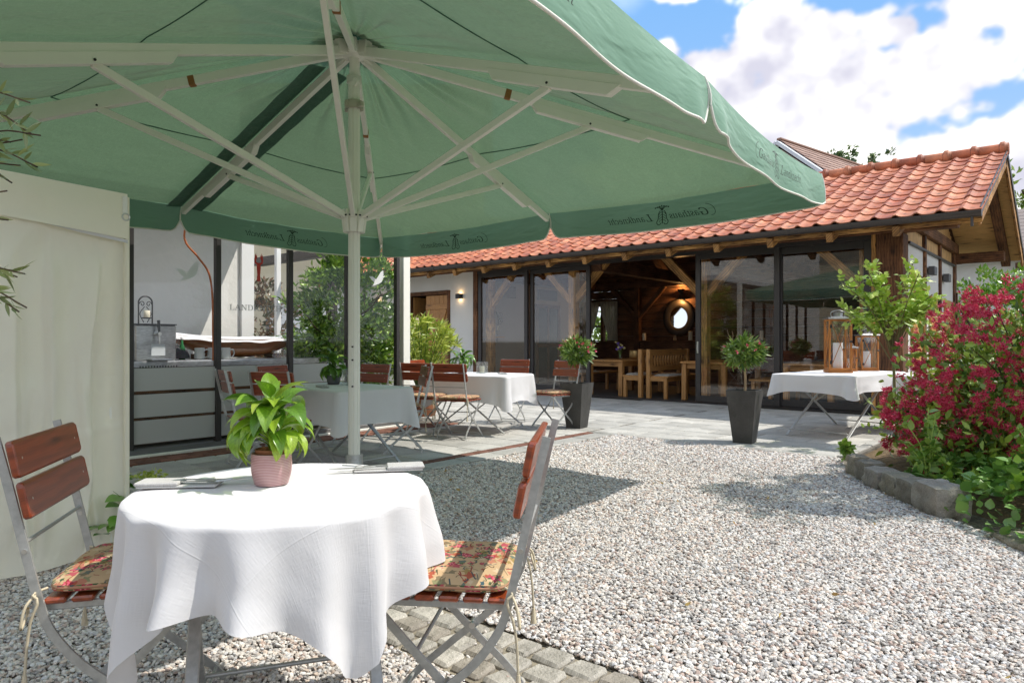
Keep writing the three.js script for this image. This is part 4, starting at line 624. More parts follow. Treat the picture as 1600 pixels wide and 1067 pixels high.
{ // canvas side wall hanging at the left
  const w = thing('canvas_side_wall', 'pale beige canvas side wall hanging in creases at the left', 'canvas wall', [-3.95, 0, -1.42]);
  const crs = [[0.13, 1.66, 0.045, 0.035, 0.010, 0.07], [0.33, 1.72, 0.03, 0.03, 0.05, 0.014], [0.52, 1.6, -0.05, 0.03, 0.012, 0.06], [0.24, 1.2, -0.10, 0.016, 0.03, 0.012], [0.42, 1.05, 0.12, 0.016, 0.012, 0.03], [0.75, 1.7, 0.04, 0.03, 0.02, 0.06]];
  const wall = (s) => grid(150, 110, (u, v) => {
    const z = 2.2 * Math.pow(u, 1.9), uu = z / 2.2, y = 1.93 + uu * 0.10 - v * (1.90 + uu * 0.1), n = 0.5 + v * 0.5;
    let o = N3(z * 2.2, y * 0.5, 3) * 0.07 * n + N3(z * 7, y * 1.6 + z, 7) * 0.022 - Math.abs(N3(z * 5 + y * 2.2, y * 1.6 - z, 11)) * 0.03 - Math.abs(N3(z * 11 - y * 3, y * 5 + z * 3, 17)) * 0.010;
    for (const [z0, y0, sl, dp, wa, wb] of crs) { const d = z - z0 - (y0 - y) * sl - 0.012 * Math.sin(y * 5 + z0 * 20), f = sst(y0, y0 - 0.35, y) * sst(0.0, 0.3, y); o += 1.5 * dp * f * Math.exp(-((d / (d < 0 ? wa : wb)) ** 2)); }
    o += 0.010 * Math.exp(-(((y - 0.72 + 0.16 * z) / 0.02) ** 2)) + 0.02 * Math.exp(-(((y - 0.05) / 0.06) ** 2)) * N3(z * 6, 1, 1);
    return [o + s, y, z];
  }, (u, v, p) => [p[2], p[1]]);
  part(w, 'canvas', wall(0), M.tent);
  part(w, 'hem', boxUV(bb(-0.012, 0.022, -0.0 + 0.03, 1.93, -0.012, 0.01, 0.004)), M.tent);
  part(w, 'seam_strip', grid(40, 1, (u, v) => [0.03 + N3(u * 5, 1, 2) * 0.02 + N3(u * 3.3, 0.9, 3) * 0.03, 1.70 + u * 0.34 - v * 0.017 + N3(u * 6, 2, 2) * 0.008, u * 2.2]), std(0.62, 0.62, 0.62, 0.7));
  part(w, 'pelmet', grid(40, 12, (u, v) => [0.022 + v * 0.012 + N3(u * 5, v, 2) * 0.02 * v + N3(u * 12, v * 2, 5) * 0.008, 1.945 + u * 0.1 - v * (0.24 - u * 0.1), u * 2.2], (u, v, p) => [p[2], p[1]]), M.tent);
  part(w, 'strap', bx(0.006, 0.10, 0.025, 0.03, 1.88, 0.015), M.trim); part(w, 'ring', [boxUV(new THREE.TorusGeometry(0.018, 0.004, 6, 14).rotateY(Math.PI / 2).toNonIndexed()).translate(0.036, 1.82, 0.012)], M.bolt);
  part(w, 'frame_pole', [rod(V(-0.05, 0, 0.06), V(-0.05, 1.9, 0.06), 0.02, 10), rod(V(-0.05, 0, 2.1), V(-0.05, 2.0, 2.1), 0.02, 10), rod(V(-0.05, 1.9, 0.06), V(-0.05, 2.0, 2.1), 0.018, 10)], M.alu);
}
// ---------------------------------------------------------------- folding garden chairs, cushions
{ // flowered tapestry for the cushions
  const r = rng(64), cv = document.createElement('canvas'); cv.width = cv.height = 512; const c = cv.getContext('2d'); c.fillStyle = '#bfa581'; c.fillRect(0, 0, 512, 512);
  const blob = (x, y, s, col) => { c.fillStyle = col; for (const ox of [-512, 0, 512]) for (const oy of [-512, 0, 512]) { c.beginPath(); for (let k = 0; k <= 9; k++) { const a = k / 9 * 6.283, q = s * (0.7 + 0.3 * Math.sin(a * 5 + x)); c.lineTo(x + ox + Math.cos(a) * q, y + oy + Math.sin(a) * q * 0.8); } c.fill(); } };
  for (let k = 0; k < 210; k++) blob(r() * 512, r() * 512, 10 + r() * 26, ['#a8563c', '#9c8450', '#8a8a66', '#c9b190', '#84765a', '#b57a62', '#ccb798', '#667468', '#b0505c'][Math.floor(r() * 9)]);
  for (let k = 0; k < 26; k++) { const x = r() * 512, y = r() * 512, s = 20 + r() * 18; for (const [q, col] of [[1, '#a12a45'], [0.75, '#c8516a'], [0.5, '#d98a8c'], [0.25, '#8e2038']]) blob(x + r() * 4, y + r() * 4, s * q, col); for (let j = 0; j < 5; j++) blob(x + (r() - 0.5) * 80, y + (r() - 0.5) * 80, 7 + r() * 8, ['#46603f', '#5f7a4c', '#3f5a63'][j % 3]); }
  for (let k = 0; k < 130; k++) { c.strokeStyle = ['#5a4a30', '#44583e', '#8a3a30', '#3e4c52'][k % 4]; c.lineWidth = 2 + r() * 3; const x = r() * 512, y = r() * 512; c.beginPath(); c.moveTo(x, y); c.quadraticCurveTo(x + (r() - 0.5) * 70, y + (r() - 0.5) * 50, x + (r() - 0.5) * 110, y + (r() - 0.5) * 60); c.stroke(); }
  const t = new THREE.CanvasTexture(cv); t.colorSpace = THREE.SRGBColorSpace; t.wrapS = t.wrapT = THREE.RepeatWrapping; t.repeat.set(1 / 0.42, 1 / 0.42); M.cushion = std(0.92, 0.88, 0.82, 0.95, { map: t, bumpMap: rep(T.weave, 4), bumpScale: 0.0012 });
}
function makeChair(label, group) {
  const t = thing('garden_chair', label, 'chair', [0, 0, 0], 0, group);
  for (const s of [-1, 1]) {
    part(t, 'leg', flatBar([[s * 0.212, 0.905, -0.305], [s * 0.212, 0.78, -0.275], [s * 0.212, 0.60, -0.235], [s * 0.212, 0.47, -0.205], [s * 0.212, 0.38, -0.175], [s * 0.212, 0.28, -0.10], [s * 0.212, 0.17, 0.03], [s * 0.212, 0.07, 0.145], [s * 0.212, 0.005, 0.205]], 0.008, 0.0225), M.zinc);
    part(t, 'leg', flatBar([[s * 0.192, 0.435, 0.185], [s * 0.192, 0.36, 0.115], [s * 0.192, 0.26, 0.02], [s * 0.192, 0.18, -0.06], [s * 0.192, 0.11, -0.135], [s * 0.192, 0.05, -0.185], [s * 0.192, 0.005, -0.205]], 0.008, 0.0225), M.zinc);
    part(t, 'seat_rail', bar(V(s * 0.182, 0.437, -0.20), V(s * 0.182, 0.437, 0.20), 0.008, 0.022), M.zinc);
    part(t, 'rivet', [rod(V(s * 0.183, 0.225, -0.03), V(s * 0.222, 0.225, -0.03), 0.011, 8), rod(V(s * 0.205, 0.60, -0.235), V(s * 0.22, 0.60, -0.235), 0.007, 6)], M.bolt);
  }
  part(t, 'stretcher', [rod(V(-0.212, 0.62, -0.24), V(0.212, 0.62, -0.24), 0.006, 6)], M.zinc);
  part(t, 'stretcher', [rod(V(-0.212, 0.045, 0.175), V(0.212, 0.045, 0.175), 0.006, 6)], M.zinc);
  part(t, 'stretcher', [rod(V(-0.192, 0.03, -0.195), V(0.192, 0.03, -0.195), 0.006, 6)], M.zinc);
  part(t, 'stretcher', [rod(V(-0.192, 0.30, 0.06), V(0.192, 0.30, 0.06), 0.006, 6)], M.zinc);
  for (const [y, z] of [[0.735, -0.252], [0.845, -0.277]]) { // curved back slats
    const hw = 0.23, hh = 0.0465, P = [], cr = 0.012; const pr = []; for (const [x, yy] of [[-hw, -hh], [hw, -hh], [hw, hh], [-hw, hh]]) for (let k = 0; k <= 3; k++) { const a = Math.atan2(yy, x) > 0 ? 0 : 0; const sx = Math.sign(x), sy = Math.sign(yy), an = (sx > 0 ? (sy > 0 ? 0 : -Math.PI / 2) : (sy > 0 ? Math.PI / 2 : Math.PI)) + k / 3 * Math.PI / 2; pr.push([x - sx * cr + Math.cos(an) * cr, yy - sy * cr + Math.sin(an) * cr]); }
    const g = extrude(pr, 0.012, 0.004).toNonIndexed ? extrude(pr, 0.012, 0.004) : null, p = g.attributes.position; for (let i = 0; i < p.count; i++) p.setZ(i, p.getZ(i) - 0.028 * (1 - (p.getX(i) / hw) ** 2)); g.computeVertexNormals(); boxUV(g, R0() * 3, R0() * 3); g.rotateX(-0.20).translate(0, y, z + 0.014);
    const sl = part(t, 'back_slat', g, M.slat); part(sl, 'screw', [-1, 1].map((s) => boxUV(new THREE.SphereGeometry(0.008, 8, 5).scale(1, 1, 0.5).toNonIndexed()).translate(s * 0.195, y, z + 0.026)), M.bolt);
  }
  for (let k = 0; k < 6; k++) part(t, 'seat_slat', cbox(0.41, 0.016, 0.056, 0.005).translate(0, 0.456, -0.17 + k * 0.068), M.slat);
  return t;
}
const cushionGeo = (() => { const q = new THREE.BoxGeometry(0.40, 0.045, 0.40, 28, 6, 28), p = q.attributes.position; for (let i = 0; i < p.count; i++) { const x = p.getX(i) / 0.2, y = p.getY(i) / 0.0225, z = p.getZ(i) / 0.2, e = Math.max(Math.abs(x), Math.abs(z)), k = Math.pow(Math.pow(Math.abs(x), 8) + Math.pow(Math.abs(z), 8), 1 / 8) || 1, th = 0.35 + 0.65 * Math.sqrt(Math.max(0, 1 - Math.pow(e, 5))); p.setXYZ(i, x * 0.2 * (e / k || 1), y * 0.0225 * th + N3(x * 2, 1, z * 2) * 0.005 + (Math.abs(y) > 0.9 ? 0 : 0), z * 0.2 * (e / k || 1)); } q.computeVertexNormals(); return boxUV(q.toNonIndexed()); })();
const CORD = std(0.55, 0.48, 0.34, 0.9);
const tieGeo = (s) => merge([tube([V(s * 0.19, 0.49, -0.19), V(s * 0.222, 0.485, -0.215), V(s * 0.228, 0.47, -0.20), V(s * 0.23, 0.42, -0.215), V(s * 0.226, 0.36, -0.225), V(s * 0.23, 0.27, -0.23)], 0.0038, 18, 5), tube([V(s * 0.20, 0.49, -0.20), V(s * 0.235, 0.46, -0.225), V(s * 0.24, 0.40, -0.235), V(s * 0.215, 0.43, -0.23), V(s * 0.235, 0.455, -0.22)], 0.0038, 18, 5), boxUV(new THREE.CylinderGeometry(0.005, 0.011, 0.05, 7).toNonIndexed().translate(s * 0.23, 0.25, -0.23))].map((g) => boxUV(g)));
function cushion(label, p, turn, group) {
  const t = thing('seat_cushion', label, 'cushion', p, turn, group); part(t, 'pad', cushionGeo.clone().translate(0, 0.487, 0.005), M.cushion);
  part(t, 'piping', boxUV(tube([...Array(40)].map((_, i) => { const a = i / 40 * Math.PI * 2, c = Math.cos(a), s = Math.sin(a), k = 0.198 / Math.pow(Math.pow(Math.abs(c), 8) + Math.pow(Math.abs(s), 8), 1 / 8); return V(c * k, 0.487, 0.005 + s * k); }), 0.005, 80, 5, true)), std(0.42, 0.22, 0.13, 0.9)); part(t, 'tie', tieGeo(-1), CORD); part(t, 'tie', tieGeo(1), CORD); return t;
}
const chair0 = makeChair('brown slatted folding chair right of the round table in front, flowered cushion on its seat');
const place = (o, p, turn) => { o.position.set(p[0], 0, p[1]); o.rotation.y = turn; };
{
  const a = cam(-0.184, 2.068), ta = camDir(-0.993, 0.12); place(chair0, a, ta);
  const b = cam(-1.13, 2.09), tb = camDir(0.97, 0.26); copyOf(chair0, 'brown slatted folding chair left of the round table in front, seen from behind its back', [b[0], 0, b[1]], tb);
  const c0 = cushion('flowered seat cushion in full sun on the chair right of the round table', [a[0], 0, a[1]], ta), c1 = c0.clone(); c1.name = numbered('seat_cushion'); c1.position.set(b[0], 0, b[1]); c1.rotation.y = tb; c1.userData = { ...c0.userData, label: 'flowered seat cushion in shade on the chair left of the round table' }; scene.add(c1);
  const L = [ // chairs round the two square tables: x, z, turn, label, cushion label
    [-6.40, -4.75, 0.1, 'folding chair behind the shaded table, facing the visitor, half hidden by its cloth'],
    [-5.62, -4.72, camDir(-1, -0.30), 'folding chair at the right end of the shaded table, its back towards the sunny paving', 'cushion with hanging cord on the chair at the right end of the shaded table'],
    [-6.02, -3.28, Math.PI - 0.25, 'left one of the two folding chairs pushed against the front of the shaded table'],
    [-5.50, -3.36, Math.PI + 0.32, 'right one of the two folding chairs pushed against the front of the shaded table'],
    [-6.62, -4.05, Math.PI / 2 + 0.35, 'reddish folding chair behind the left end of the shaded table by the glass'],
    [-6.40, -5.80, Math.PI + 0.35, 'left of the two folding chairs in front of the sunny table, back to the courtyard', 'flowered cushion on the left chair in front of the sunny table'],
    [-5.88, -5.85, Math.PI + 0.30, 'right of the two folding chairs in front of the sunny table, back to the courtyard', 'flowered cushion on the right chair in front of the sunny table'],
    [-7.15, -6.55, Math.PI / 2 + 0.25, 'folding chair with orange sunlit slats at the left end of the sunny table'],
    [-6.42, -7.35, 0.25, 'folding chair behind the sunny table next to its glass candle holder'],
    [-5.55, -7.30, camDir(-0.75, -0.65), 'folding chair at the right end of the sunny table beside the grey planter', 'flowered cushion on the chair at the right end of the sunny table'],
  ];
  for (const [x, z, t, label, cu] of L) { copyOf(chair0, label, [x, 0, z], t); if (cu) { const c = c0.clone(); c.name = numbered('seat_cushion'); c.position.set(x, 0, z); c.rotation.y = t; c.userData = { ...c0.userData, label: cu }; scene.add(c); } }
}
// ---------------------------------------------------------------- tables and cloths
function drape(outline, drop, fold, y, seed, rows = 22) { // outline(t) -> [x, z, nx, nz]; drop(t) length below the edge; fold(t, s) sideways offset
  const N = 220, P = [], U = [], I = [], rings = [];
  const push = (x, yy, z, u, v) => { P.push(x, yy, z); U.push(u, v); return P.length / 3 - 1; };
  for (let k = 1; k <= 9; k++) { const q = k / 9, ring = []; for (let i = 0; i < N; i++) { const [x, z] = outline(i / N), X = x * q, Z = z * q; ring.push(push(X, y + N3(X * 6, seed, Z * 6) * 0.0025 - Math.pow(q, 24) * 0.003, Z, X, Z)); } rings.push(ring); }
  for (let j = 1; j <= rows; j++) {
    const s = j / rows, ring = [];
    for (let i = 0; i < N; i++) {
      const t = i / N, [x, z, nx, nz] = outline(t), L = drop(t), d = s * L, r = 0.012, ea = Math.min(d / r, Math.PI / 2), out = r * Math.sin(ea) + fold(t, s), dn = d < r * Math.PI / 2 ? r * (1 - Math.cos(ea)) : r + (d - r * Math.PI / 2);
      ring.push(push(x + nx * out, y - 0.003 - dn + N3(x * 7, s * 3, z * 7 + seed) * 0.002, z + nz * out, x + nx * d, z + nz * d));
    }
    rings.push(ring);
  }
  const c = push(0, y, 0, 0, 0); for (let i = 0; i < N; i++) I.push(c, rings[0][(i + 1) % N], rings[0][i]);
  for (let k = 0; k < rings.length - 1; k++) for (let i = 0; i < N; i++) { const a = rings[k][i], b = rings[k][(i + 1) % N], d = rings[k + 1][i], e = rings[k + 1][(i + 1) % N]; I.push(a, b, e, a, e, d); }
  const g = new THREE.BufferGeometry(); g.setAttribute('position', new THREE.Float32BufferAttribute(P, 3)); g.setAttribute('uv', new THREE.Float32BufferAttribute(U, 2)); g.setIndex(I); g.computeVertexNormals(); return g;
}
const foldTable = (label, p, turn, w, l, round, h = 0.73) => {
  const t = thing('folding_table', label, 'table', p, turn);
  part(t, 'tabletop', round ? boxUV(lathe([[0.001, h - 0.024], [w / 2 - 0.004, h - 0.024], [w / 2 - 0.002, h - 0.006], [0.001, h - 0.006]], 40)) : bx(w - 0.01, 0.018, l - 0.01, 0, h - 0.014, 0), M.pine);
  const a = w * (round ? 0.30 : 0.40), b = l * (round ? 0.30 : 0.40), d = round ? 0.34 : w * 0.46;
  for (const s of [-1, 1]) for (const q of [-1, 1]) part(t, 'leg', bar(V(q * a * 0.95, h - 0.03, s * b), V(-q * d, 0.012, s * b * 1.02 + (q > 0 ? 0.012 : -0.012)), 0.012, 0.034, 0.003, V(0, 0, 1)), M.zinc);
  for (const q of [-1, 1]) part(t, 'stretcher', rod(V(q * d * 0.9, 0.08, -b), V(q * d * 0.9, 0.08, b), 0.008, 8), M.zinc);
  for (const q of [-1, 1]) part(t, 'brace', bar(V(q * a * 0.1, h * 0.5, -b), V(q * a * 0.6, h - 0.03, b * 0.1), 0.008, 0.02), M.zinc);
  return t;
};
// the round table in front
const RT = cam(-0.668, 1.99), RTR = 0.39, TY = 0.735;
foldTable('round folding table in front under a white cloth, steel legs showing below', [RT[0], 0, RT[1]], camDir(1, 0.35), RTR * 2, RTR * 2, true);
{
  const th0 = Math.atan2(cam(0, -1)[1], cam(0, -1)[0]) + 0.04, R = RTR + 0.006; // cloth corners lie 45 degrees either side of the visitor
  const half = 0.612, r = rng(11), ph = Array.from({ length: 5 }, () => r() * 6.28);
  const ext = (t) => { const a = t * Math.PI * 2 - th0, c = Math.abs(Math.cos(a)), s = Math.abs(Math.sin(a)), m = Math.max(c, s); return half / m; };
  const cornerness = (t) => { const a = t * Math.PI * 2 - th0 - Math.PI / 4; return Math.pow(Math.cos(a * 2), 2) * (Math.cos(a * 4) > 0 ? 1 : 1); };
  const corner = (t) => { let a = (t * Math.PI * 2 - th0 - Math.PI / 4) / (Math.PI / 2); a -= Math.round(a); return a; };  // -.5...5, 0 at a cloth corner
  const drop = (t) => { const a = corner(t); const q = Math.min(ext(t), half * 1.36); return (q - R) * (1 + 0.05 * Math.sin(t * 40 + ph[0])); };
  const fold = (t, s) => {
    const a = corner(t), e = Math.pow(s, 0.85);
    return 0.006 + e * (0.030 + 0.040 * Math.cos(a * Math.PI * 8 + 2.2 + 0.5 * Math.sin(t * 12)) * (0.75 + 0.25 * Math.sin(t * 19 + ph[1])) + 0.014 * Math.sin(t * 88 + ph[2]) * s + -0.030 * Math.exp(-((a / 0.10) ** 2)) - 0.03 * Math.exp(-(((Math.abs(a) - 0.17) / 0.06) ** 2))) + 0.010 * N3(t * 26, s * 2.2, 3) * s;
  };
  const g = drape((t) => { const a = t * Math.PI * 2, c = Math.cos(a), s = Math.sin(a); return [c * R, s * R, c, s]; }, drop, fold, TY + 0.002, 3, 28);
  const m = top('tablecloth', g, M.cloth, 'white cloth hanging in deep folds over the round table in front', 'tablecloth'); m.position.set(RT[0], 0, RT[1]);
}
function rectCloth(label, p, turn, w, l, hang, seed, y = 0.735) {
  const hw = w / 2 + 0.006, hl = l / 2 + 0.006, cr = 0.035, per = 4 * (hw + hl), rr = rng(seed), ph = [rr() * 6, rr() * 6, rr() * 6];
  const outline = (t) => { // rounded rectangle by perimeter length
    let d = ((t % 1) + 1) % 1 * per; const sides = [[2 * hw, -1], [2 * hl, 1], [2 * hw, 1], [2 * hl, -1]]; let k = 0; while (d > sides[k][0]) { d -= sides[k][0]; k++; }
    const pts = [[-hw + d, -hl], [hw, -hl + d], [hw - d, hl], [-hw, hl - d]][k]; let [x, z] = pts; const ix = Math.sign(x) * (hw - cr), iz = Math.sign(z) * (hl - cr);
    if (Math.abs(x) > hw - cr && Math.abs(z) > hl - cr) { const a = Math.atan2(z - iz, x - ix); return [ix + Math.cos(a) * cr, iz + Math.sin(a) * cr, Math.cos(a), Math.sin(a)]; }
    const n = [[0, -1], [1, 0], [0, 1], [-1, 0]][k]; return [x, z, ...n];
  };
  const cd = (t) => { const [x, z] = outline(t); return Math.hypot(hw - Math.abs(x), hl - Math.abs(z)); };
  const drop = (t) => hang * (1 + 0.40 * Math.exp(-cd(t) / 0.10) + 0.03 * Math.sin(t * 30 + ph[0]));
  const fold = (t, s) => { const d = cd(t); return 0.006 + s * (0.075 * Math.exp(-((d / 0.055) ** 2)) - 0.022 * Math.exp(-(((d - 0.13) / 0.05) ** 2)) + 0.014 * (1 + Math.sin(t * 46 + ph[1])) * (1 - Math.exp(-d / 0.2)) * s) + 0.008 * N3(t * 20, s * 2, seed) * s; };
  const m = top('tablecloth', drape(outline, drop, fold, y + 0.002, seed), M.cloth, label, 'tablecloth'); m.position.set(...p); m.rotation.y = turn; return m;
}
const TA = [-5.52, 0, -3.86], TB = [-6.16, 0, -6.52], TC = [-2.50, 0, -9.35];
foldTable('folding table in the parasol shade under a grey-looking white cloth', TA, 0, 1.15, 0.78);
rectCloth('white cloth in shade on the table behind the pole', TA, 0, 1.20, 0.80, 0.30, 21);
foldTable('folding table standing in full sun on the paving, laid with a white cloth', TB, 0.28, 1.10, 0.80);
rectCloth('bright white cloth on the sunny table between the terracotta pot and the grey planter', TB, 0.28, 1.14, 0.82, 0.33, 22);
foldTable('long folding table at the right carrying wooden lanterns', TC, Math.PI / 2 - 0.10, 1.75, 0.86, false, 0.76);
rectCloth('white cloth on the long lantern table by the corner post', TC, Math.PI / 2 - 0.10, 1.80, 0.92, 0.21, 23, 0.765);
{ const TD = [-1.62, 0, -10.2]; foldTable('small folding table mostly hidden behind the red flowering bush', TD, 0.2, 0.8, 0.8); rectCloth('corner of a white cloth peeping out behind the red flowering bush', TD, 0.2, 0.84, 0.84, 0.22, 24); }
// ---------------------------------------------------------------- cutlery in napkin pouches
{
  const nap = std(0.62, 0.61, 0.59, 0.95, { map: rep(T.fabric, 4) });
  const spoonFork = (name, label, p, turn, prongs) => {
    const t = thing(name, label, name, p, turn);
    part(t, 'handle', flatBar([[0, 0.008, -0.02], [0, 0.010, 0.03], [0, 0.007, 0.09]], 0.010, 0.0025), M.bolt);
    if (prongs) { part(t, 'head', grid(6, 6, (u, v) => [(u - 0.5) * 0.022 * (0.5 + v * 0.5), 0.007 + 0.004 * Math.sin(v * 3), 0.09 + v * 0.025]), M.bolt); part(t, 'tines', [0, 1, 2, 3].map((k) => rod(V(-0.0085 + k * 0.0057, 0.009, 0.113), V(-0.0085 + k * 0.0057, 0.014, 0.158), 0.0013, 5)), M.bolt); }
    else part(t, 'blade', extrude([[-0.008, 0], [0.008, 0], [0.009, 0.07], [0.002, 0.11], [-0.006, 0.08]], 0.0016).rotateX(Math.PI / 2).translate(0, 0.009, 0.088), M.bolt);
  };
  const pouch = (w, where, p, turn) => {
    const t = thing('napkin_pouch', `grey folded napkin pouch holding cutlery ${where}`, 'napkin', p, turn);
    part(t, 'cloth', [bx(0.075, 0.006, 0.22, 0, 0.003, 0.01, 0.002)], nap); part(t, 'pocket', [bx(0.077, 0.010, 0.12, 0, 0.0115, -0.045, 0.003)], nap);
    const c = Math.cos(turn), s = Math.sin(turn), o = (x) => [p[0] + c * x, p[1] + 0.004, p[2] - s * x];
    spoonFork('fork', `steel fork sticking out of the napkin pouch ${where}`, o(-0.012), turn, true); spoonFork('knife', `steel knife sticking out of the napkin pouch ${where}`, o(0.018), turn, false);
  };
  const y = TY + 0.006, a = cam(-0.395, 2.235), b = cam(-0.975, 1.985);
  pouch(0, 'at the right of the round table', [a[0], y, a[1]], camDir(-1, -0.22)); pouch(1, 'at the left edge of the round table', [b[0], y, b[1]], camDir(1, 0.1));
  pouch(2, 'on the shaded table', [-5.42, TY + 0.004, -3.62], 1.2); pouch(3, 'on the sunny table', [-5.86, TY + 0.004, -6.62], 1.0);
}
// ---------------------------------------------------------------- candles in glass, lanterns
{
  const glassCandle = (label, p, s = 1) => { const t = thing('candle_glass', label, 'candle holder', p, 0.4); const w = 0.062 * s, h = 0.15 * s; part(t, 'glass', [bb(-w, w, 0, h, -w, -w + 0.005, 0.001), bb(-w, w, 0, h, w - 0.005, w, 0.001), bb(-w, -w + 0.005, 0, h, -w + 0.006, w - 0.006, 0.001), bb(w - 0.005, w, 0, h, -w + 0.006, w - 0.006, 0.001), bb(-w + 0.006, w - 0.006, 0, 0.006, -w + 0.006, w - 0.006, 0.001)].map((g) => boxUV(g)), phy(0.93, 0.95, 0.95, 0.02, { transmission: 0.93, thickness: 0 })); part(t, 'candle', boxUV(lathe([[0.001, 0.007], [0.032 * s, 0.007], [0.032 * s, 0.095 * s], [0.02 * s, 0.09 * s], [0.001, 0.088 * s]], 16)), M.wax); part(t, 'wick', rod(V(0, 0.088 * s, 0), V(0, 0.105 * s, 0), 0.002, 5), M.black); };
  glassCandle('square glass with a cream candle on the shaded table behind the pole', [-5.48, TY + 0.004, -3.98]); glassCandle('square glass with a white candle on the sunny table', [-6.22, TY + 0.004, -6.62]);
  const lantern = (label, p, turn, w, h, door) => {
    const t = thing('lantern', label, 'lantern', p, turn, 'wooden lanterns on the long table'), q = w / 2, f = Math.max(0.018, w * 0.085), y0 = 0.05 * h, y1 = 0.93 * h;
    part(t, 'base', [bb(-q - 0.008, q + 0.008, 0, y0 * 0.6, -q - 0.008, q + 0.008), bb(-q, q, y0 * 0.6, y0, -q, q)], M.teak);
    for (const a of [-1, 1]) for (const b of [-1, 1]) part(t, 'post', bb(a * q, a * (q - f), y0, y1, b * q, b * (q - f)), M.teak);
    for (const k of [0, 1, 2, 3]) { const side = sub(t, 'glazed_side'); side.rotation.y = k * Math.PI / 2; const iw = q - f;
      part(side, 'rail', [bb(-iw, iw, y0, y0 + f, q - f * 0.8, q - 0.003), bb(-iw, iw, y1 - f, y1, q - f * 0.8, q - 0.003)], M.teak);
      part(side, 'cross_bar', [bar(V(-iw, y0 + f, q - f * 0.5), V(iw, y1 - f, q - f * 0.5), f * 0.32, f * 0.45, 0.001, V(0, 0, 1)), bar(V(iw, y0 + f, q - f * 0.5), V(-iw, y1 - f, q - f * 0.5), f * 0.3, f * 0.4, 0.001, V(0, 0, 1))], M.teak);
      part(side, 'pane', boxUV(bb(-iw, iw, y0 + f, y1 - f, q - f * 0.75, q - f * 0.72, 0)), M.glass);
      if (k === 0) { part(side, 'hinge', [bb(-iw - 0.012, -iw + 0.014, y0 + h * 0.1, y0 + h * 0.16, q - 0.002, q + 0.004), bb(-iw - 0.012, -iw + 0.014, y1 - h * 0.16, y1 - h * 0.1, q - 0.002, q + 0.004)], M.iron); part(side, 'latch', bb(iw - 0.004, iw + 0.02, h * 0.52, h * 0.56, q - 0.002, q + 0.012), M.iron); } }
    part(t, 'lid', [bb(-q - 0.012, q + 0.012, y1, y1 + 0.018, -q - 0.012, q + 0.012), bb(-q * 0.8, q * 0.8, y1 + 0.018, y1 + 0.03, -q * 0.8, q * 0.8)], M.steel);
    part(t, 'chimney', [boxUV(lathe([[q * 0.42, 0], [q * 0.42, h * 0.075], [q * 0.46, h * 0.08], [q * 0.38, h * 0.08], [q * 0.38, 0]], 4)).translate(0, y1 + 0.03, 0)], M.steel);
    part(t, 'handle', boxUV(tube([V(-q * 0.55, y1 + 0.03, 0), V(-q * 0.62, y1 + 0.03 + h * 0.07, 0), V(0, y1 + 0.03 + h * 0.115, 0), V(q * 0.62, y1 + 0.03 + h * 0.07, 0), V(q * 0.55, y1 + 0.03, 0)], 0.005, 20, 5)), M.steel);
    part(t, 'candle', boxUV(lathe([[0.001, y0], [q * 0.42, y0], [q * 0.42, h * 0.52], [q * 0.3, h * 0.515], [0.001, h * 0.51]], 24)), M.white);
    return t;
  };
  lantern('largest wooden lantern with crossed bars and a thick white candle', [-2.50, 0.77, -9.22], 0.50, 0.27, 0.72);
  lantern('middle-sized wooden lantern standing behind the largest one', [-2.36, 0.77, -10.05], 0.62, 0.22, 0.5);
  lantern('smallest wooden lantern half hidden between the other two', [-2.50, 0.77, -9.75], 0.55, 0.15, 0.32);
}
// ---------------------------------------------------------------- plants
function leafGeo(len, wid, bend = 0.2, nseg = 3, fold = 0.18, tip = 1) { // blade along +z from the origin, arching down
  return grid(2, nseg, (u, v) => { const w = wid * Math.pow(Math.sin(Math.pow(v, 0.75) * Math.PI), tip) * 0.5 + (v < 0.01 ? wid * 0.04 : 0), x = (u - 0.5) * 2 * w; return [x, Math.abs(x) * fold - bend * len * v * v + 0, len * v * (1 - bend * 0.25 * v)]; }, (u, v) => [u, v]);
}
const _m = new THREE.Matrix4(), _q = new THREE.Quaternion(), _q2 = new THREE.Quaternion(), _z = V(0, 0, 1);
function scatter(parent, name, geo, mat, list, shadow = true) { // list of [position, direction, scale, color, roll]
  const im = new THREE.InstancedMesh(geo, mat, list.length); im.name = name; im.userData.kind = 'stuff';
  list.forEach(([p, d, s, c, roll], i) => { _q.setFromUnitVectors(_z, d.clone().normalize()); _q2.setFromAxisAngle(_z, roll || 0); _q.multiply(_q2); _m.compose(p, _q, V(s, s, s)); im.setMatrixAt(i, _m); im.setColorAt(i, c); });
  im.castShadow = im.receiveShadow = true; parent.add(im); return im;
}
const mix = (a, b, t, l = 1) => rgb(lerp(a[0], b[0], t) * l, lerp(a[1], b[1], t) * l, lerp(a[2], b[2], t) * l);
const dirR = (r) => { const y = r() * 2 - 1, a = r() * 6.283, s = Math.sqrt(1 - y * y); return V(Math.cos(a) * s, y, Math.sin(a) * s); };
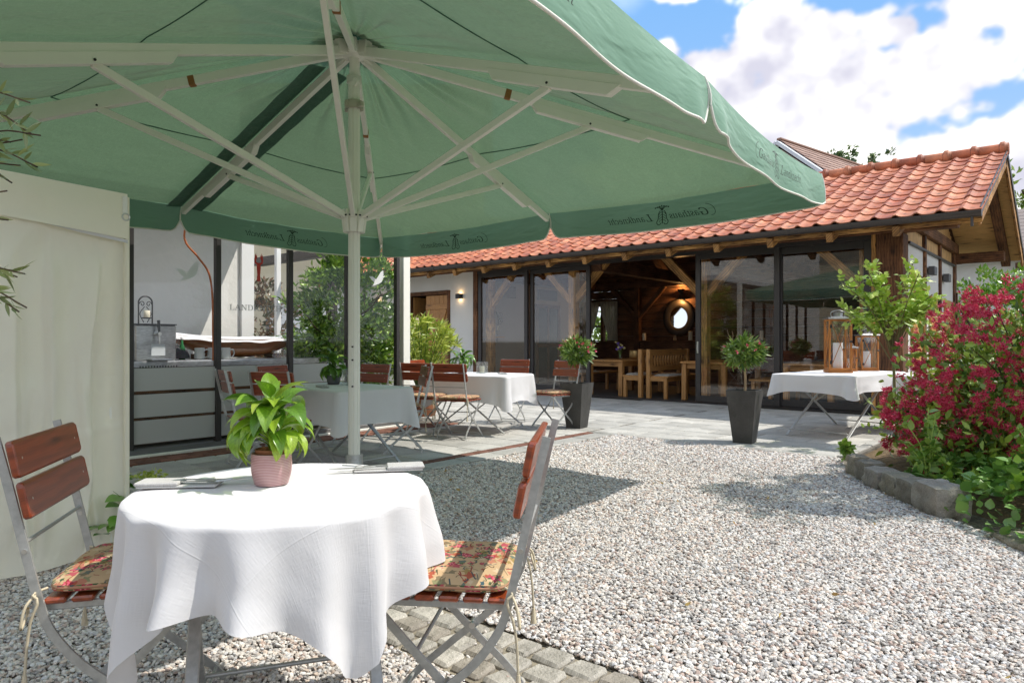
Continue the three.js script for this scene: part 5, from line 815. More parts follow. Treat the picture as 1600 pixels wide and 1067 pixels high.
// clumpy crown: clumps spread through an ellipsoid, leaves round each clump
function crownPts(r, n, c, rad, clumps, spread, up = 0.3, cut = 0.0) {
  const cs = Array.from({ length: clumps }, () => { const d = dirR(r), q = Math.pow(0.12 + r() * 0.88, 0.45) * (0.85 + 0.25 * r()); return V(d.x * rad[0] * q, d.y * rad[1] * q, d.z * rad[2] * q); });
  const out = []; for (let i = 0; i < n; i++) { const k = cs[Math.floor(r() * clumps)], g = () => (r() + r() + r() - 1.5) * spread; const p = V(k.x + g(), k.y + g() * 0.8, k.z + g()); const o = V(p.x / rad[0], p.y / rad[1], p.z / rad[2]); const d = o.clone().normalize().multiplyScalar(0.8).add(dirR(r)).add(V(0, up, 0)); out.push([p.add(c), d, o.length()]); }
  return out;
}
function branches(r, base, top_, n, reach, r0, gen = 2) {
  const g = [], grow = (a, b, rad, depth) => { const mid = a.clone().lerp(b, 0.5).add(dirR(r).multiplyScalar(a.distanceTo(b) * 0.1)); const L = [a, mid, b], t = new THREE.TubeGeometry(new THREE.CatmullRomCurve3(L), 6, rad, 6, false), p = t.attributes.position; for (let i = 0; i < p.count; i++) { const k = Math.floor(i / 7) / 6, c = new THREE.CatmullRomCurve3(L).getPoint(k); const s = 1 - 0.5 * k; p.setXYZ(i, c.x + (p.getX(i) - c.x) * s, c.y + (p.getY(i) - c.y) * s, c.z + (p.getZ(i) - c.z) * s); } g.push(boxUV(t)); if (depth > 0) for (let k = 0; k < n; k++) { const s = a.clone().lerp(b, 0.35 + 0.65 * r()), d = b.clone().sub(a).normalize().add(dirR(r).multiplyScalar(0.9)).normalize(); grow(s, s.clone().addScaledVector(d, reach * (0.5 + r() * 0.6) * (depth / gen)), rad * 0.5, depth - 1); } };
  grow(base, top_, r0, gen); return g;
}
// --- pot plant with broad glossy leaves, each leaf its own part
function peaceLily(parent, seed, n, len, h0, col) {
  const r = rng(seed), mats = col.map(([a, b, c]) => phy(a * 1.1, b * 1.1, c * 1.1, 0.34, { map: T.vein, transmission: 0.42, thickness: 0, side: THREE.DoubleSide }));
  for (let k = 0; k < n; k++) {
    const inner = Math.pow(k / n, 0.8), a = k * 2.399 + r() * 1.2, reach = len * (0.30 + 0.75 * inner) * (0.5 + r() * 0.8), up = h0 * (1.25 - inner * 0.85) * (0.6 + r() * 0.65), L = len * (0.75 + r() * 0.6), wd = L * (0.36 + r() * 0.14), c = V(Math.cos(a), 0, Math.sin(a)), s = V(-c.z, 0, c.x), st = c.clone().multiplyScalar(reach * 0.5).setY(up * 0.8), droop = 0.5 + inner * 1.5 + r() * 0.5, lift = 1.0 - inner * 0.8 + (r() - 0.4) * 0.7, tw = (r() - 0.5) * 1.5, wav = r() * 6;
    const sp = [V(0, 0, 0), V(c.x * reach * 0.12, up * 0.5, c.z * reach * 0.12), st];
    part(parent, 'leaf_stalk', boxUV(tube(sp, 0.0026 * len / 0.12, 6, 5)), mats[0]);
    const q = grid(6, 10, (u, v) => {
      const w = wd * 0.5 * Math.pow(Math.sin(Math.PI * Math.pow(v, 0.7)), 0.9), x = (u - 0.5) * 2, ang = lift - droop * v, d = v * L;
      let px = 0, py = 0; const N = 8; for (let i = 0; i < N; i++) { const t = v * (i + 0.5) / N, an = lift - droop * t * 1.3; px += Math.cos(an) * d / N; py += Math.sin(an) * d / N; }
      const rx = Math.cos(tw * v), ry = Math.sin(tw * v), off = x * w, cup = Math.abs(x) * w * 0.35 + Math.sin(v * 14 + wav) * 0.025 * w * x;
      return [st.x + c.x * px + s.x * off * rx - c.x * Math.sin(ang) * cup, st.y + py + cup * Math.cos(ang) + off * ry, st.z + c.z * px + s.z * off * rx - c.z * Math.sin(ang) * cup];
    });
    part(parent, 'leaf', q, mats[Math.floor(r() * mats.length)]);
  }
}
{
  const a = cam(-0.712, 2.02), t = thing('potted_plant', 'bright green broad-leaved plant in a pink ribbed pot on the round table', 'pot plant', [a[0], TY + 0.005, a[1]]);
  const pr = []; for (let k = 0; k <= 44; k++) { const v = k / 44; pr.push([0.046 + 0.011 * Math.sin(Math.min(1, v * 1.25) * Math.PI * 0.62) + (k % 2 ? 0.0016 : 0), v * 0.092]); }
  const pt = tex(256, (u, v) => { const s = 0.5 + 0.5 * Math.sin(v * Math.PI * 2 * 22), m = tfbm(u, v, 0, 4), k = s * 0.8 * (0.5 + m); return [lerp(0.66, 0.88, k), lerp(0.46, 0.80, k), lerp(0.46, 0.78, k)]; });
  part(t, 'pot', lathe([[0.001, 0], [0.04, 0], ...pr, [0.050, 0.093], [0.047, 0.06], [0.001, 0.06]], 40), std(1, 1, 1, 0.55, { map: pt }));
  part(t, 'inner_pot', boxUV(lathe([[0.040, 0.06], [0.043, 0.102], [0.046, 0.104], [0.046, 0.098], [0.044, 0.06]], 28)), M.terracotta); part(t, 'soil', boxUV(lathe([[0.001, 0.092], [0.042, 0.09]], 20)), M.potSoil);
  const lv = sub(t, 'foliage'); lv.position.y = 0.088; peaceLily(lv, 71, 64, 0.106, 0.168, [[0.40, 0.62, 0.05], [0.48, 0.70, 0.07], [0.26, 0.48, 0.045], [0.17, 0.36, 0.05], [0.56, 0.74, 0.12]]);
  const small = (label, p, seed) => { const q = thing('potted_plant', label, 'pot plant', p); part(q, 'pot', boxUV(lathe([[0.001, 0], [0.055, 0], [0.064, 0.03], [0.062, 0.085], [0.056, 0.085], [0.057, 0.05], [0.001, 0.05]], 24)), std(0.27, 0.27, 0.28, 0.8, { map: T.mott })); part(q, 'soil', boxUV(lathe([[0.001, 0.075], [0.056, 0.073]], 16)), M.potSoil); const f = sub(q, 'foliage'); f.position.y = 0.07; peaceLily(f, seed, 46, 0.13, 0.20, [[0.17, 0.36, 0.05], [0.24, 0.46, 0.06], [0.12, 0.27, 0.04]]); };
  small('small leafy plant in a dark grey pot on the shaded table', [-5.72, TY + 0.004, -3.95], 5); small('small bright leafy plant in a grey pot on the sunny table', [-6.42, TY + 0.004, -6.45], 6);
}
{ // low plant behind the round table, at the foot of the canvas wall
  const [x, z] = cam(-2.02, 3.75), t = thing('low_shrub', 'low hydrangea-like plant with round leaves at the foot of the canvas wall', 'shrub', [x, 0, z]), r = rng(14);
  part(t, 'stem', branches(r, V(0, 0, 0), V(0, 0.3, 0), 4, 0.25, 0.008, 2), M.stem);
  const l = []; for (let k = 0; k < 90; k++) { const a = r() * 6.28, q = Math.sqrt(r()) * 0.24, h = 0.12 + 0.32 * (1 - q / 0.32) * (0.5 + r() * 0.6); l.push([V(Math.cos(a) * q, h, Math.sin(a) * q), V(Math.cos(a), 0.1 + r() * 0.5, Math.sin(a)), 0.8 + r() * 0.6, mix([0.07, 0.22, 0.03], [0.20, 0.38, 0.05], r()), (r() - 0.5)]); }
  scatter(t, 'leaf', leafGeo(0.10, 0.075, 0.3, 5, 0.15), M.leafGloss, l);
  const f = []; for (let k = 0; k < 160; k++) { const a = r() * 6.28, q = r() * 0.09; f.push([V(0.05 + Math.cos(a) * q, 0.40 + r() * 0.05, Math.sin(a) * q), dirR(r), 1, mix([0.55, 0.6, 0.12], [0.4, 0.5, 0.08], r()), 0]); } scatter(t, 'blossom', leafGeo(0.022, 0.02, 0.1, 2), M.petal, f);
}
{ // olive twigs reaching in from the left
  const [x, z] = cam(-2.02, 1.72), t = thing('olive_tree', 'olive tree at the left edge, its narrow grey-green leaves before the canvas', 'tree', [x, 0, z]), r = rng(41);
  part(t, 'pot', boxUV(lathe([[0.001, 0], [0.15, 0], [0.2, 0.36], [0.215, 0.38], [0.19, 0.38], [0.18, 0.3], [0.001, 0.3]], 28)), M.terracotta); part(t, 'trunk', boxUV(tube([V(0, 0.3, 0), V(0.03, 0.8, 0.02), V(-0.02, 1.3, 0), V(0.0, 1.75, 0.02)], 0.025, 14, 8)), M.bark);
  const tw = [], l = [], cr = (X, d, y) => { const [a, b] = cam(X, d); return V(a - x, y, b - z); };
  const twig = (a, b, n) => { const m = a.clone().lerp(b, 0.55).add(V(0, 0.05, 0)), cu = new THREE.CatmullRomCurve3([a, m, b]); tw.push(boxUV(new THREE.TubeGeometry(cu, 10, 0.0022, 5))); for (let k = 0; k < n; k++) { const u = 0.3 + 0.7 * k / n, p = cu.getPoint(u), tg = cu.getTangent(u); for (const s of [-1, 1]) { const d = tg.clone().multiplyScalar(0.75).add(dirR(r).multiplyScalar(0.55)).add(V(0, s * 0.35, 0)); l.push([p, d, 0.75 + r() * 0.55, mix([0.18, 0.24, 0.09], [0.44, 0.50, 0.18], r()), r() * 3]); } } };
  const o = (y) => V(0, y, 0.02); // twigs: ends seen at the left edge of the view
  for (const [X, d, y, n] of [[-1.24, 1.85, 1.72, 12], [-1.22, 1.84, 1.63, 12], [-1.26, 1.83, 1.40, 12], [-1.24, 1.82, 1.34, 12], [-1.27, 1.84, 1.24, 12], [-1.23, 1.85, 1.47, 12], [-1.30, 1.85, 1.70, 8], [-1.29, 1.80, 1.60, 7], [-1.33, 1.88, 1.56, 6], [-1.36, 1.85, 1.76, 6], [-1.27, 1.80, 1.48, 6], [-1.28, 1.84, 1.41, 8], [-1.34, 1.84, 1.36, 6], [-1.31, 1.82, 1.27, 6], [-1.30, 1.84, 1.33, 6], [-1.37, 1.86, 1.23, 5], [-1.45, 1.8, 1.5, 6], [-1.5, 1.8, 1.7, 6], [-1.45, 1.85, 1.3, 5], [-1.31, 1.9, 1.65, 6]].filter((_, i) => i % 3 !== 2)) { const e = cr(X - 0.06, d, y), b = cr(X - 0.34, d + 0.02, y - 0.12 + r() * 0.2); tw.push(boxUV(tube([o(clamp(y - 0.15, 0.9, 1.7)), b], 0.006, 6, 5))); twig(b, e, Math.floor(n * 0.75)); twig(b, e.clone().add(V((r() - 0.5) * 0.06, (r() < 0.5 ? -1 : 1) * (0.05 + r() * 0.07), 0)), Math.floor(n * 0.4)); }
  for (let k = 0; k < 6; k++) { const a = r() * 6.28; twig(o(1.2 + r() * 0.5), V(-0.2 + Math.cos(a) * 0.4, 1.4 + r() * 0.7, Math.sin(a) * 0.4), 7); }
  part(t, 'twig', tw, M.bark); scatter(t, 'crown', leafGeo(0.05, 0.0105, 0.12, 4, 0.2), M.leaf, l);
}
// --- oleander standards in tapered grey planters
function planterTree(label, p, seed, bloom) {
  const t = thing('planter', label, 'planter', p, 0.12), r = rng(seed), h = 0.60, a = 0.105, b = 0.168, P = [];
  const ring = (w, y) => [[-w, y, -w], [w, y, -w], [w, y, w], [-w, y, w]], q4 = (A, B) => { for (let k = 0; k < 4; k++) { const c = A[k], d = A[(k + 1) % 4], e = B[(k + 1) % 4], f = B[k]; P.push(c, e, d, c, f, e); } };
  q4(ring(a, 0), ring(b, h)); q4(ring(b, h), ring(b + 0.004, h + 0.004)); q4(ring(b + 0.004, h + 0.004), ring(b - 0.022, h + 0.004)); q4(ring(b - 0.022, h + 0.004), ring(b - 0.03, h - 0.06)); q4(ring(b - 0.03, h - 0.06), ring(0.001, h - 0.06));
  const g = new THREE.BufferGeometry(); g.setAttribute('position', new THREE.Float32BufferAttribute(P.flat(), 3)); g.computeVertexNormals(); part(t, 'pot', boxUV(g), M.slate);
  part(t, 'soil', boxUV(bb(-0.16, 0.16, h - 0.059, h - 0.05, -0.16, 0.16, 0)), M.potSoil);
  part(t, 'trunk', [boxUV(tube([V(0, h - 0.06, 0), V(0.008, h + 0.12, 0.004), V(-0.004, h + 0.30, 0)], 0.014, 10, 8)), ...branches(r, V(-0.004, h + 0.28, 0), V(0, h + 0.48, 0), 6, 0.22, 0.008, 2)], std(0.42, 0.30, 0.18, 0.9));
  const l = []; for (let k = 0; k < 120; k++) { // whorls of narrow leaves at shoot tips
    const d = dirR(r); d.y = d.y * 0.8 + 0.15; const c = V(d.x * 0.20 * (0.5 + r() * 0.55), h + 0.40 + d.y * 0.19 * (0.5 + r() * 0.5), d.z * 0.20 * (0.5 + r() * 0.55)); const n = 9;
    for (let j = 0; j < n; j++) l.push([c, d.clone().multiplyScalar(0.7).add(dirR(r).multiplyScalar(0.9)), 0.7 + r() * 0.6, mix([0.08, 0.18, 0.03], [0.36, 0.50, 0.09], Math.pow(r(), 1.2)), r() * 3]);
  }
  scatter(t, 'crown', leafGeo(0.105, 0.020, 0.18, 4, 0.15), M.leaf, l);
  const f = []; for (let k = 0; k < bloom; k++) { const d = dirR(r); d.y = Math.abs(d.y) * 0.8 + 0.1; const c = V(d.x * 0.24, h + 0.40 + d.y * 0.21, d.z * 0.24); for (let j = 0; j < 5; j++) f.push([c, d.clone().add(dirR(r).multiplyScalar(0.8)), 0.8 + r() * 0.5, mix([0.65, 0.06, 0.14], [0.75, 0.20, 0.28], r()), 0]); }
  scatter(t, 'blossom', leafGeo(0.032, 0.022, 0.1, 3), M.petal, f);
}
planterTree('tall dark grey tapered planter with a small oleander tree, standing left by the sunny table', [-5.34, 0, -7.55], 51, 26);
planterTree('tall dark grey tapered planter with a small oleander tree, standing right before the glass doors', [-3.09, 0, -7.70], 52, 12);
{ // big terracotta pot with yellow-green oleander
  const t = thing('potted_shrub', 'yellow-green narrow-leaved shrub in a big terracotta pot before the plank door', 'pot plant', [-8.05, 0, -7.2]), r = rng(15);
  part(t, 'pot', boxUV(lathe([[0.001, 0], [0.20, 0], [0.225, 0.1], [0.27, 0.38], [0.30, 0.39], [0.305, 0.46], [0.275, 0.46], [0.25, 0.40], [0.001, 0.40]], 36)), M.terracotta); part(t, 'soil', boxUV(lathe([[0.001, 0.42], [0.262, 0.42]], 24)), M.potSoil);
  const st = [], l = []; for (let k = 0; k < 44; k++) { const a = r() * 6.28, q = Math.sqrt(r()) * 0.62, h = 1.0 + 0.55 * (1 - q * 1.1) + (r() - 0.5) * 0.35, e = V(Math.cos(a) * q * 0.95, h, Math.sin(a) * q * 0.95), cu = new THREE.CatmullRomCurve3([V(Math.cos(a) * 0.08, 0.42, Math.sin(a) * 0.08), V(Math.cos(a) * q * 0.45, 0.42 + (h - 0.42) * 0.5, Math.sin(a) * q * 0.45), e]); st.push(boxUV(new THREE.TubeGeometry(cu, 8, 0.006, 5)));
    for (let j = 0; j < 34; j++) { const u = j < 16 ? 0.93 + r() * 0.07 : 0.35 + r() * 0.6; l.push([cu.getPoint(u), cu.getTangent(u).multiplyScalar(0.5).add(dirR(r)).add(V(0, 0.1, 0)), 0.7 + r() * 0.6, mix([0.30, 0.42, 0.05], [0.68, 0.72, 0.14], r()), r() * 3]); } }
  part(t, 'stem', st, M.stem); scatter(t, 'foliage', leafGeo(0.155, 0.026, 0.22, 4, 0.15), M.leaf, l);
}
function shrub(name, label, p, rad, n, o) { // rooted bush with visible limbs
  const t = thing(name, label, o.cat || 'shrub', p), r = rng(o.seed);
  part(t, 'trunk', branches(r, V(0, 0, 0), V(0, rad[1] * 1.15, 0), o.nb || 5, rad[0] * 0.9, o.tr || 0.03, 2), M.bark);
  const lobes = [[0, o.cy ?? rad[1], 0, ...rad, 1], ...(o.lobes || [])];
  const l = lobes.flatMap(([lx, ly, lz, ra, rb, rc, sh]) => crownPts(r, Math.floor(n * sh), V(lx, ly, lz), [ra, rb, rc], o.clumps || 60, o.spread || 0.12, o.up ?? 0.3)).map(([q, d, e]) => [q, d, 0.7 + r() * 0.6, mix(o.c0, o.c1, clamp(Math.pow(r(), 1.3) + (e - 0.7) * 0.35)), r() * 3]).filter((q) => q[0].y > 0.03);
  scatter(t, 'crown', leafGeo(o.len || 0.09, o.wid || 0.035, o.bend ?? 0.2, 3, 0.15), o.mat || M.leafGloss, l);
  return [t, r];
}
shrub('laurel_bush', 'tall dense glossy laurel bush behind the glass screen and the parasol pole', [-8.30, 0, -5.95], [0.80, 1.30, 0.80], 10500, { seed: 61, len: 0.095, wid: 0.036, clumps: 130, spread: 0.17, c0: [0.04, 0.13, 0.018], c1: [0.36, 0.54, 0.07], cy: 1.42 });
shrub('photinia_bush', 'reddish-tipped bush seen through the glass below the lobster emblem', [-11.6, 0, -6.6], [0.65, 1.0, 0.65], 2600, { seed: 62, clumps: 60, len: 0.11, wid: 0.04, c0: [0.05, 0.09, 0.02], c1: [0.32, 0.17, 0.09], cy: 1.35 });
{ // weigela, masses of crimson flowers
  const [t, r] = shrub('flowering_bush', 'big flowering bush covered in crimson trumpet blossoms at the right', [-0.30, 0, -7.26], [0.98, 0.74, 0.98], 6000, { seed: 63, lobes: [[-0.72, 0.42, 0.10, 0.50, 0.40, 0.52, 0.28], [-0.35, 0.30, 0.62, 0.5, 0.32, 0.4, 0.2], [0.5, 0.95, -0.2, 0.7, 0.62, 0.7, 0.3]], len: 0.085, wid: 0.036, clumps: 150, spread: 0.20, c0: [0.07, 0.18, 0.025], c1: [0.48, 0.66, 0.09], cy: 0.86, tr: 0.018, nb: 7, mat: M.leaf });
  const P = []; for (let k = 0; k < 5; k++) { const a = k / 5 * 6.283, b = a + 0.63, c = a - 0.63, pt = (an, q, z) => [Math.cos(an) * q, Math.sin(an) * q, z]; P.push(pt(a, 0.002, 0), pt(c, 0.006, 0.022), pt(b, 0.006, 0.022), pt(c, 0.006, 0.022), pt(a, 0.019, 0.031), pt(b, 0.006, 0.022)); P.push(pt(c, 0.006, 0.022), pt(a - 0.3, 0.015, 0.031), pt(a, 0.019, 0.031)); }
  const g = new THREE.BufferGeometry(); g.setAttribute('position', new THREE.Float32BufferAttribute(P.flat(), 3)); g.computeVertexNormals(); boxUV(g);
  const f = [];
  const lobesF = [[0, 0.86, 0, 0.98, 0.74, 0.98, 740], [-0.72, 0.42, 0.10, 0.50, 0.40, 0.52, 260], [-0.35, 0.30, 0.62, 0.5, 0.32, 0.4, 70], [0.5, 0.95, -0.2, 0.7, 0.62, 0.7, 220]];
  for (const [lx, ly, lz, ra, rb, rc, nn] of lobesF) for (let k = 0; k < nn; k++) { const d = dirR(r); if (d.y < -0.5) continue; const q = 0.86 + r() * 0.28, c = V(lx + d.x * ra * 1.03 * q, ly + d.y * rb * 1.03 * q, lz + d.z * rc * 1.03 * q); if (c.y < 0.08) continue; const n = 7 + Math.floor(r() * 9), clusterTone = r(); for (let j = 0; j < n; j++) f.push([c.clone().add(dirR(r).multiplyScalar(0.055 * r())), d.clone().add(dirR(r).multiplyScalar(0.9)), 0.85 + r() * 0.6, mix([0.50, 0.014, 0.06], [0.84, 0.075, 0.19], clusterTone * 0.6 + r() * 0.4), r() * 3]); }  // blossom colour varies at random from cluster to cluster
  scatter(t, 'blossoms', g, M.petal, f);
  const tw = []; for (let k = 0; k < 26; k++) { const d = dirR(r); d.y = Math.abs(d.y); tw.push(boxUV(tube([V(d.x * 0.3, 0.5, d.z * 0.3), V(d.x * 0.8, 0.75 + d.y * 0.5, d.z * 0.8), V(d.x * 1.1, 0.8 + d.y * 0.8, d.z * 1.1)], 0.005, 8, 4))); } part(t, 'twig', tw, M.bark);
}
{ // young rose tree with light green leaves
  const [x, z] = [-1.72, -8.55], t = thing('rose_tree', 'young light-green rose tree rising behind the crimson bush before the corner post', 'tree', [x, 0, z]), r = rng(66), st = [], l = [];
  st.push(boxUV(tube([V(0.02, 0, 0), V(0, 0.5, 0.01), V(-0.02, 1.05, 0)], 0.016, 10, 7)));
  for (let k = 0; k < 26; k++) { const a = r() * 6.28, q = 0.12 + r() * 0.50, h = 1.38 + r() * 0.72 - q * 0.25, b = V(-0.02, 0.9 + r() * 0.25, 0), e = V(Math.cos(a) * q - 0.1, h, Math.sin(a) * q), cu = new THREE.CatmullRomCurve3([b, b.clone().lerp(e, 0.5).add(V(0, 0.12, 0)), e]); st.push(boxUV(new THREE.TubeGeometry(cu, 9, 0.006, 5)));
    for (let j = 0; j < 14; j++) { const u = 0.45 + 0.55 * r(), p = cu.getPoint(u), d0 = dirR(r).add(V(0, 0.3, 0)).normalize(), sd = d0.clone().cross(V(0, 1, 0)).normalize(); for (let m = 0; m < 5; m++) { const w = m === 4 ? 0 : (m % 2 ? 1 : -1), o = p.clone().addScaledVector(d0, 0.03 + Math.floor(m / 2) * 0.035); l.push([o, d0.clone().addScaledVector(sd, w * 1.2), 0.8 + r() * 0.5, mix([0.30, 0.48, 0.06], [0.64, 0.76, 0.16], r()), (r() - 0.5) * 1.5]); } } }
  part(t, 'trunk', st, std(0.16, 0.15, 0.06, 0.8)); scatter(t, 'crown', leafGeo(0.058, 0.042, 0.2, 4, 0.12), M.leaf, l);
}
{ // ground cover: columbine, strawberry and geranium leaves spilling over the stones
  const r = rng(70), l = [], l2 = [], st = [];
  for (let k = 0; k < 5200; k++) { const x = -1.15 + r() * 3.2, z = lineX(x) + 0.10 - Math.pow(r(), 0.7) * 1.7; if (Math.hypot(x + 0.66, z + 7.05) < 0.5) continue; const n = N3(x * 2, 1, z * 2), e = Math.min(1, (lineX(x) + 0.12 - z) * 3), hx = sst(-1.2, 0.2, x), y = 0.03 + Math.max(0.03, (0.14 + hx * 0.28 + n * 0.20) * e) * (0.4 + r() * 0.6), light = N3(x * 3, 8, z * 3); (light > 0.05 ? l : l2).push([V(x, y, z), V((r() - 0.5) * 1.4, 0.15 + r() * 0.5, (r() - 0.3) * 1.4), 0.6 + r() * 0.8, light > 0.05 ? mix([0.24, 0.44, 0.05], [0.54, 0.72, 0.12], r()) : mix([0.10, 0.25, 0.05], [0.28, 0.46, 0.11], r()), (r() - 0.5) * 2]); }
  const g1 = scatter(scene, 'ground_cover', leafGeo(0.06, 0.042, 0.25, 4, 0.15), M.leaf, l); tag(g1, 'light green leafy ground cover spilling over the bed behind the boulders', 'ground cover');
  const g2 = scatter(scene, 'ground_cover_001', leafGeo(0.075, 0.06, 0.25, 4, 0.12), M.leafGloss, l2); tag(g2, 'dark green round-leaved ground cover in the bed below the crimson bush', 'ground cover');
  const plant = (label, x, z, n, h, seed) => { const q = rng(seed), t = thing('wild_plant', label, 'plant', [x, 0.05, z]), s = [], f = []; for (let k = 0; k < n; k++) { const a = q() * 6.28, e = V(Math.cos(a) * h * 0.45 * q(), h * (0.6 + q() * 0.5), Math.sin(a) * h * 0.45 * q()), cu = new THREE.CatmullRomCurve3([V(0, 0, 0), V(e.x * 0.3, e.y * 0.6, e.z * 0.3), e]); s.push(boxUV(new THREE.TubeGeometry(cu, 8, 0.004, 5))); for (let j = 0; j < 13; j++) f.push([cu.getPoint(0.25 + 0.75 * q()), dirR(q).add(V(0, 0.2, 0)), 0.7 + q() * 0.7, mix([0.16, 0.33, 0.04], [0.40, 0.55, 0.10], q()), q()]); } part(t, 'stem', s, std(0.34, 0.46, 0.10, 0.7)); scatter(t, 'foliage', leafGeo(0.07, 0.045, 0.25, 4), M.leaf, f); };
  plant('thin-stemmed celandine plant growing up behind the middle boulders', -0.98, -6.0, 12, 0.55, 1); plant('leafy weed at the corner of the paving beside the first boulder', -1.78, -6.85, 12, 0.16, 2); plant('upright light green leafy shoots at the right edge below the crimson bush', 0.35, -5.75, 16, 0.75, 3); plant('leafy shoots among the ground cover above the large end boulder', -0.25, -5.75, 14, 0.5, 4);
}
{ // a few dry leaves blown onto the gravel
  const r = rng(123), l = []; for (let k = 0; k < 46; k++) { const d = 2.3 + r() * 6, [x, z] = cam((r() - 0.3) * d * 1.1, d); if (x < -4.5 || z < -7.2 || (x > -1.98 && z < lineX(x))) continue; l.push([V(x, 0.012, z), V(r() - 0.5, 0.12, r() - 0.5), 0.6 + r() * 0.8, mix([0.35, 0.20, 0.06], [0.5, 0.36, 0.12], r()), r() * 6]); }
  const g = scatter(scene, 'fallen_leaves', leafGeo(0.032, 0.016, 0.25, 3), M.petal, l); tag(g, 'few dry brown leaves lying scattered on the gravel', 'leaves');
}
// ---------------------------------------------------------------- glass wind screen, bar and houses at the left
{
  const XG = -7.3, zs = [-0.9, -1.78, -2.66, -3.55, -4.43, -5.25, -6.06];
  const t = thing('glass_screen', 'tall dark-framed glass wind screen with frosted stripes before the outdoor bar', 'glass screen', [0, 0, 0]), f = M.frame;
  part(t, 'sill', bb(XG - 0.06, XG + 0.06, 0.0, 0.075, -6.1, -0.85), std(0.16, 0.16, 0.16, 0.5, { metalness: 0.3 })); part(t, 'head_rail', bb(XG - 0.05, XG + 0.05, 2.62, 2.72, -6.1, -0.85), f);
  part(t, 'floor_rail', bb(XG + 0.06, XG + 0.10, 0.0, 0.03, -6.1, -0.85), M.alu);
  zs.forEach((z, i) => { part(t, 'post', bb(XG - 0.035, XG + 0.035, 0.075, 2.62, z - 0.028, z + 0.028), f); if (i < zs.length - 1) { const z1 = zs[i + 1]; part(t, 'pane', boxUV(bb(XG - 0.004, XG + 0.004, 0.08, 2.62, z1 + 0.028, z - 0.028, 0)), M.clearGlass); for (const [a, b] of i < 5 ? [[0.13, 0.365], [0.395, 0.625], [0.66, 0.89]] : []) part(t, 'frosted_stripe', boxUV(bb(XG + 0.005, XG + 0.006, a, b, z1 + 0.03, z - 0.03, 0)), M.frost); } });
  part(t, 'corner_post', bb(XG - 0.05, XG + 0.05, 0, 2.75, -6.26, -6.14), M.alu);
  // stickers: doves, lobster, lettering
  const dove = [[-0.1, 0.03], [-0.05, 0.028], [-0.012, 0.004], [0.008, 0.03], [0.045, 0.082], [0.075, 0.10], [0.08, 0.06], [0.072, 0.015], [0.055, -0.018], [0.02, -0.038], [-0.03, -0.056], [-0.075, -0.075], [-0.045, -0.045], [-0.032, -0.03], [-0.066, -0.004]].map(([a, b]) => [a * 1.35, b * 1.35]);
  const place = (g, y, z) => g.rotateY(Math.PI / 2).translate(XG + 0.006, y, z), film = std(0.75, 0.76, 0.76, 0.6);
  part(t, 'dove_sticker', place(extrude(dove, 0.001), 1.88, -3.23), film); part(t, 'dove_sticker', place(extrude(dove, 0.001), 1.98, -5.72), film);
  const lob = [[0, -0.16], [0.025, -0.155], [0.022, -0.12], [0.018, -0.09], [0.022, -0.05], [0.026, 0.0], [0.024, 0.04], [0.05, 0.055], [0.058, 0.09], [0.05, 0.15], [0.032, 0.18], [0.036, 0.14], [0.024, 0.16], [0.02, 0.12], [0.036, 0.085], [0.03, 0.07], [0.008, 0.06]]; const lb = [...lob, ...lob.slice(1).reverse().map(([a, b]) => [-a, b])];
  part(t, 'lobster_sticker', place(extrude(lb.map(([a, b]) => [a * 0.95, b * 0.95]), 0.001), 2.0, -4.03), std(0.55, 0.035, 0.02, 0.5));
  const font = await new FontLoader().loadAsync('fonts/droid/droid_serif_regular.typeface.json');
  const tg = new TextGeometry('LANDKNECHT', { font, size: 0.058, depth: 0.001, curveSegments: 3 }); tg.computeBoundingBox(); const wT = tg.boundingBox.max.x; part(t, 'lettering', boxUV(tg.toNonIndexed()).scale(0.70 / wT, 1.1, 1).translate(-0.35, 0, 0).rotateY(Math.PI / 2).translate(XG + 0.006, 1.51, -4.03), std(0.35, 0.35, 0.36, 0.6));
}
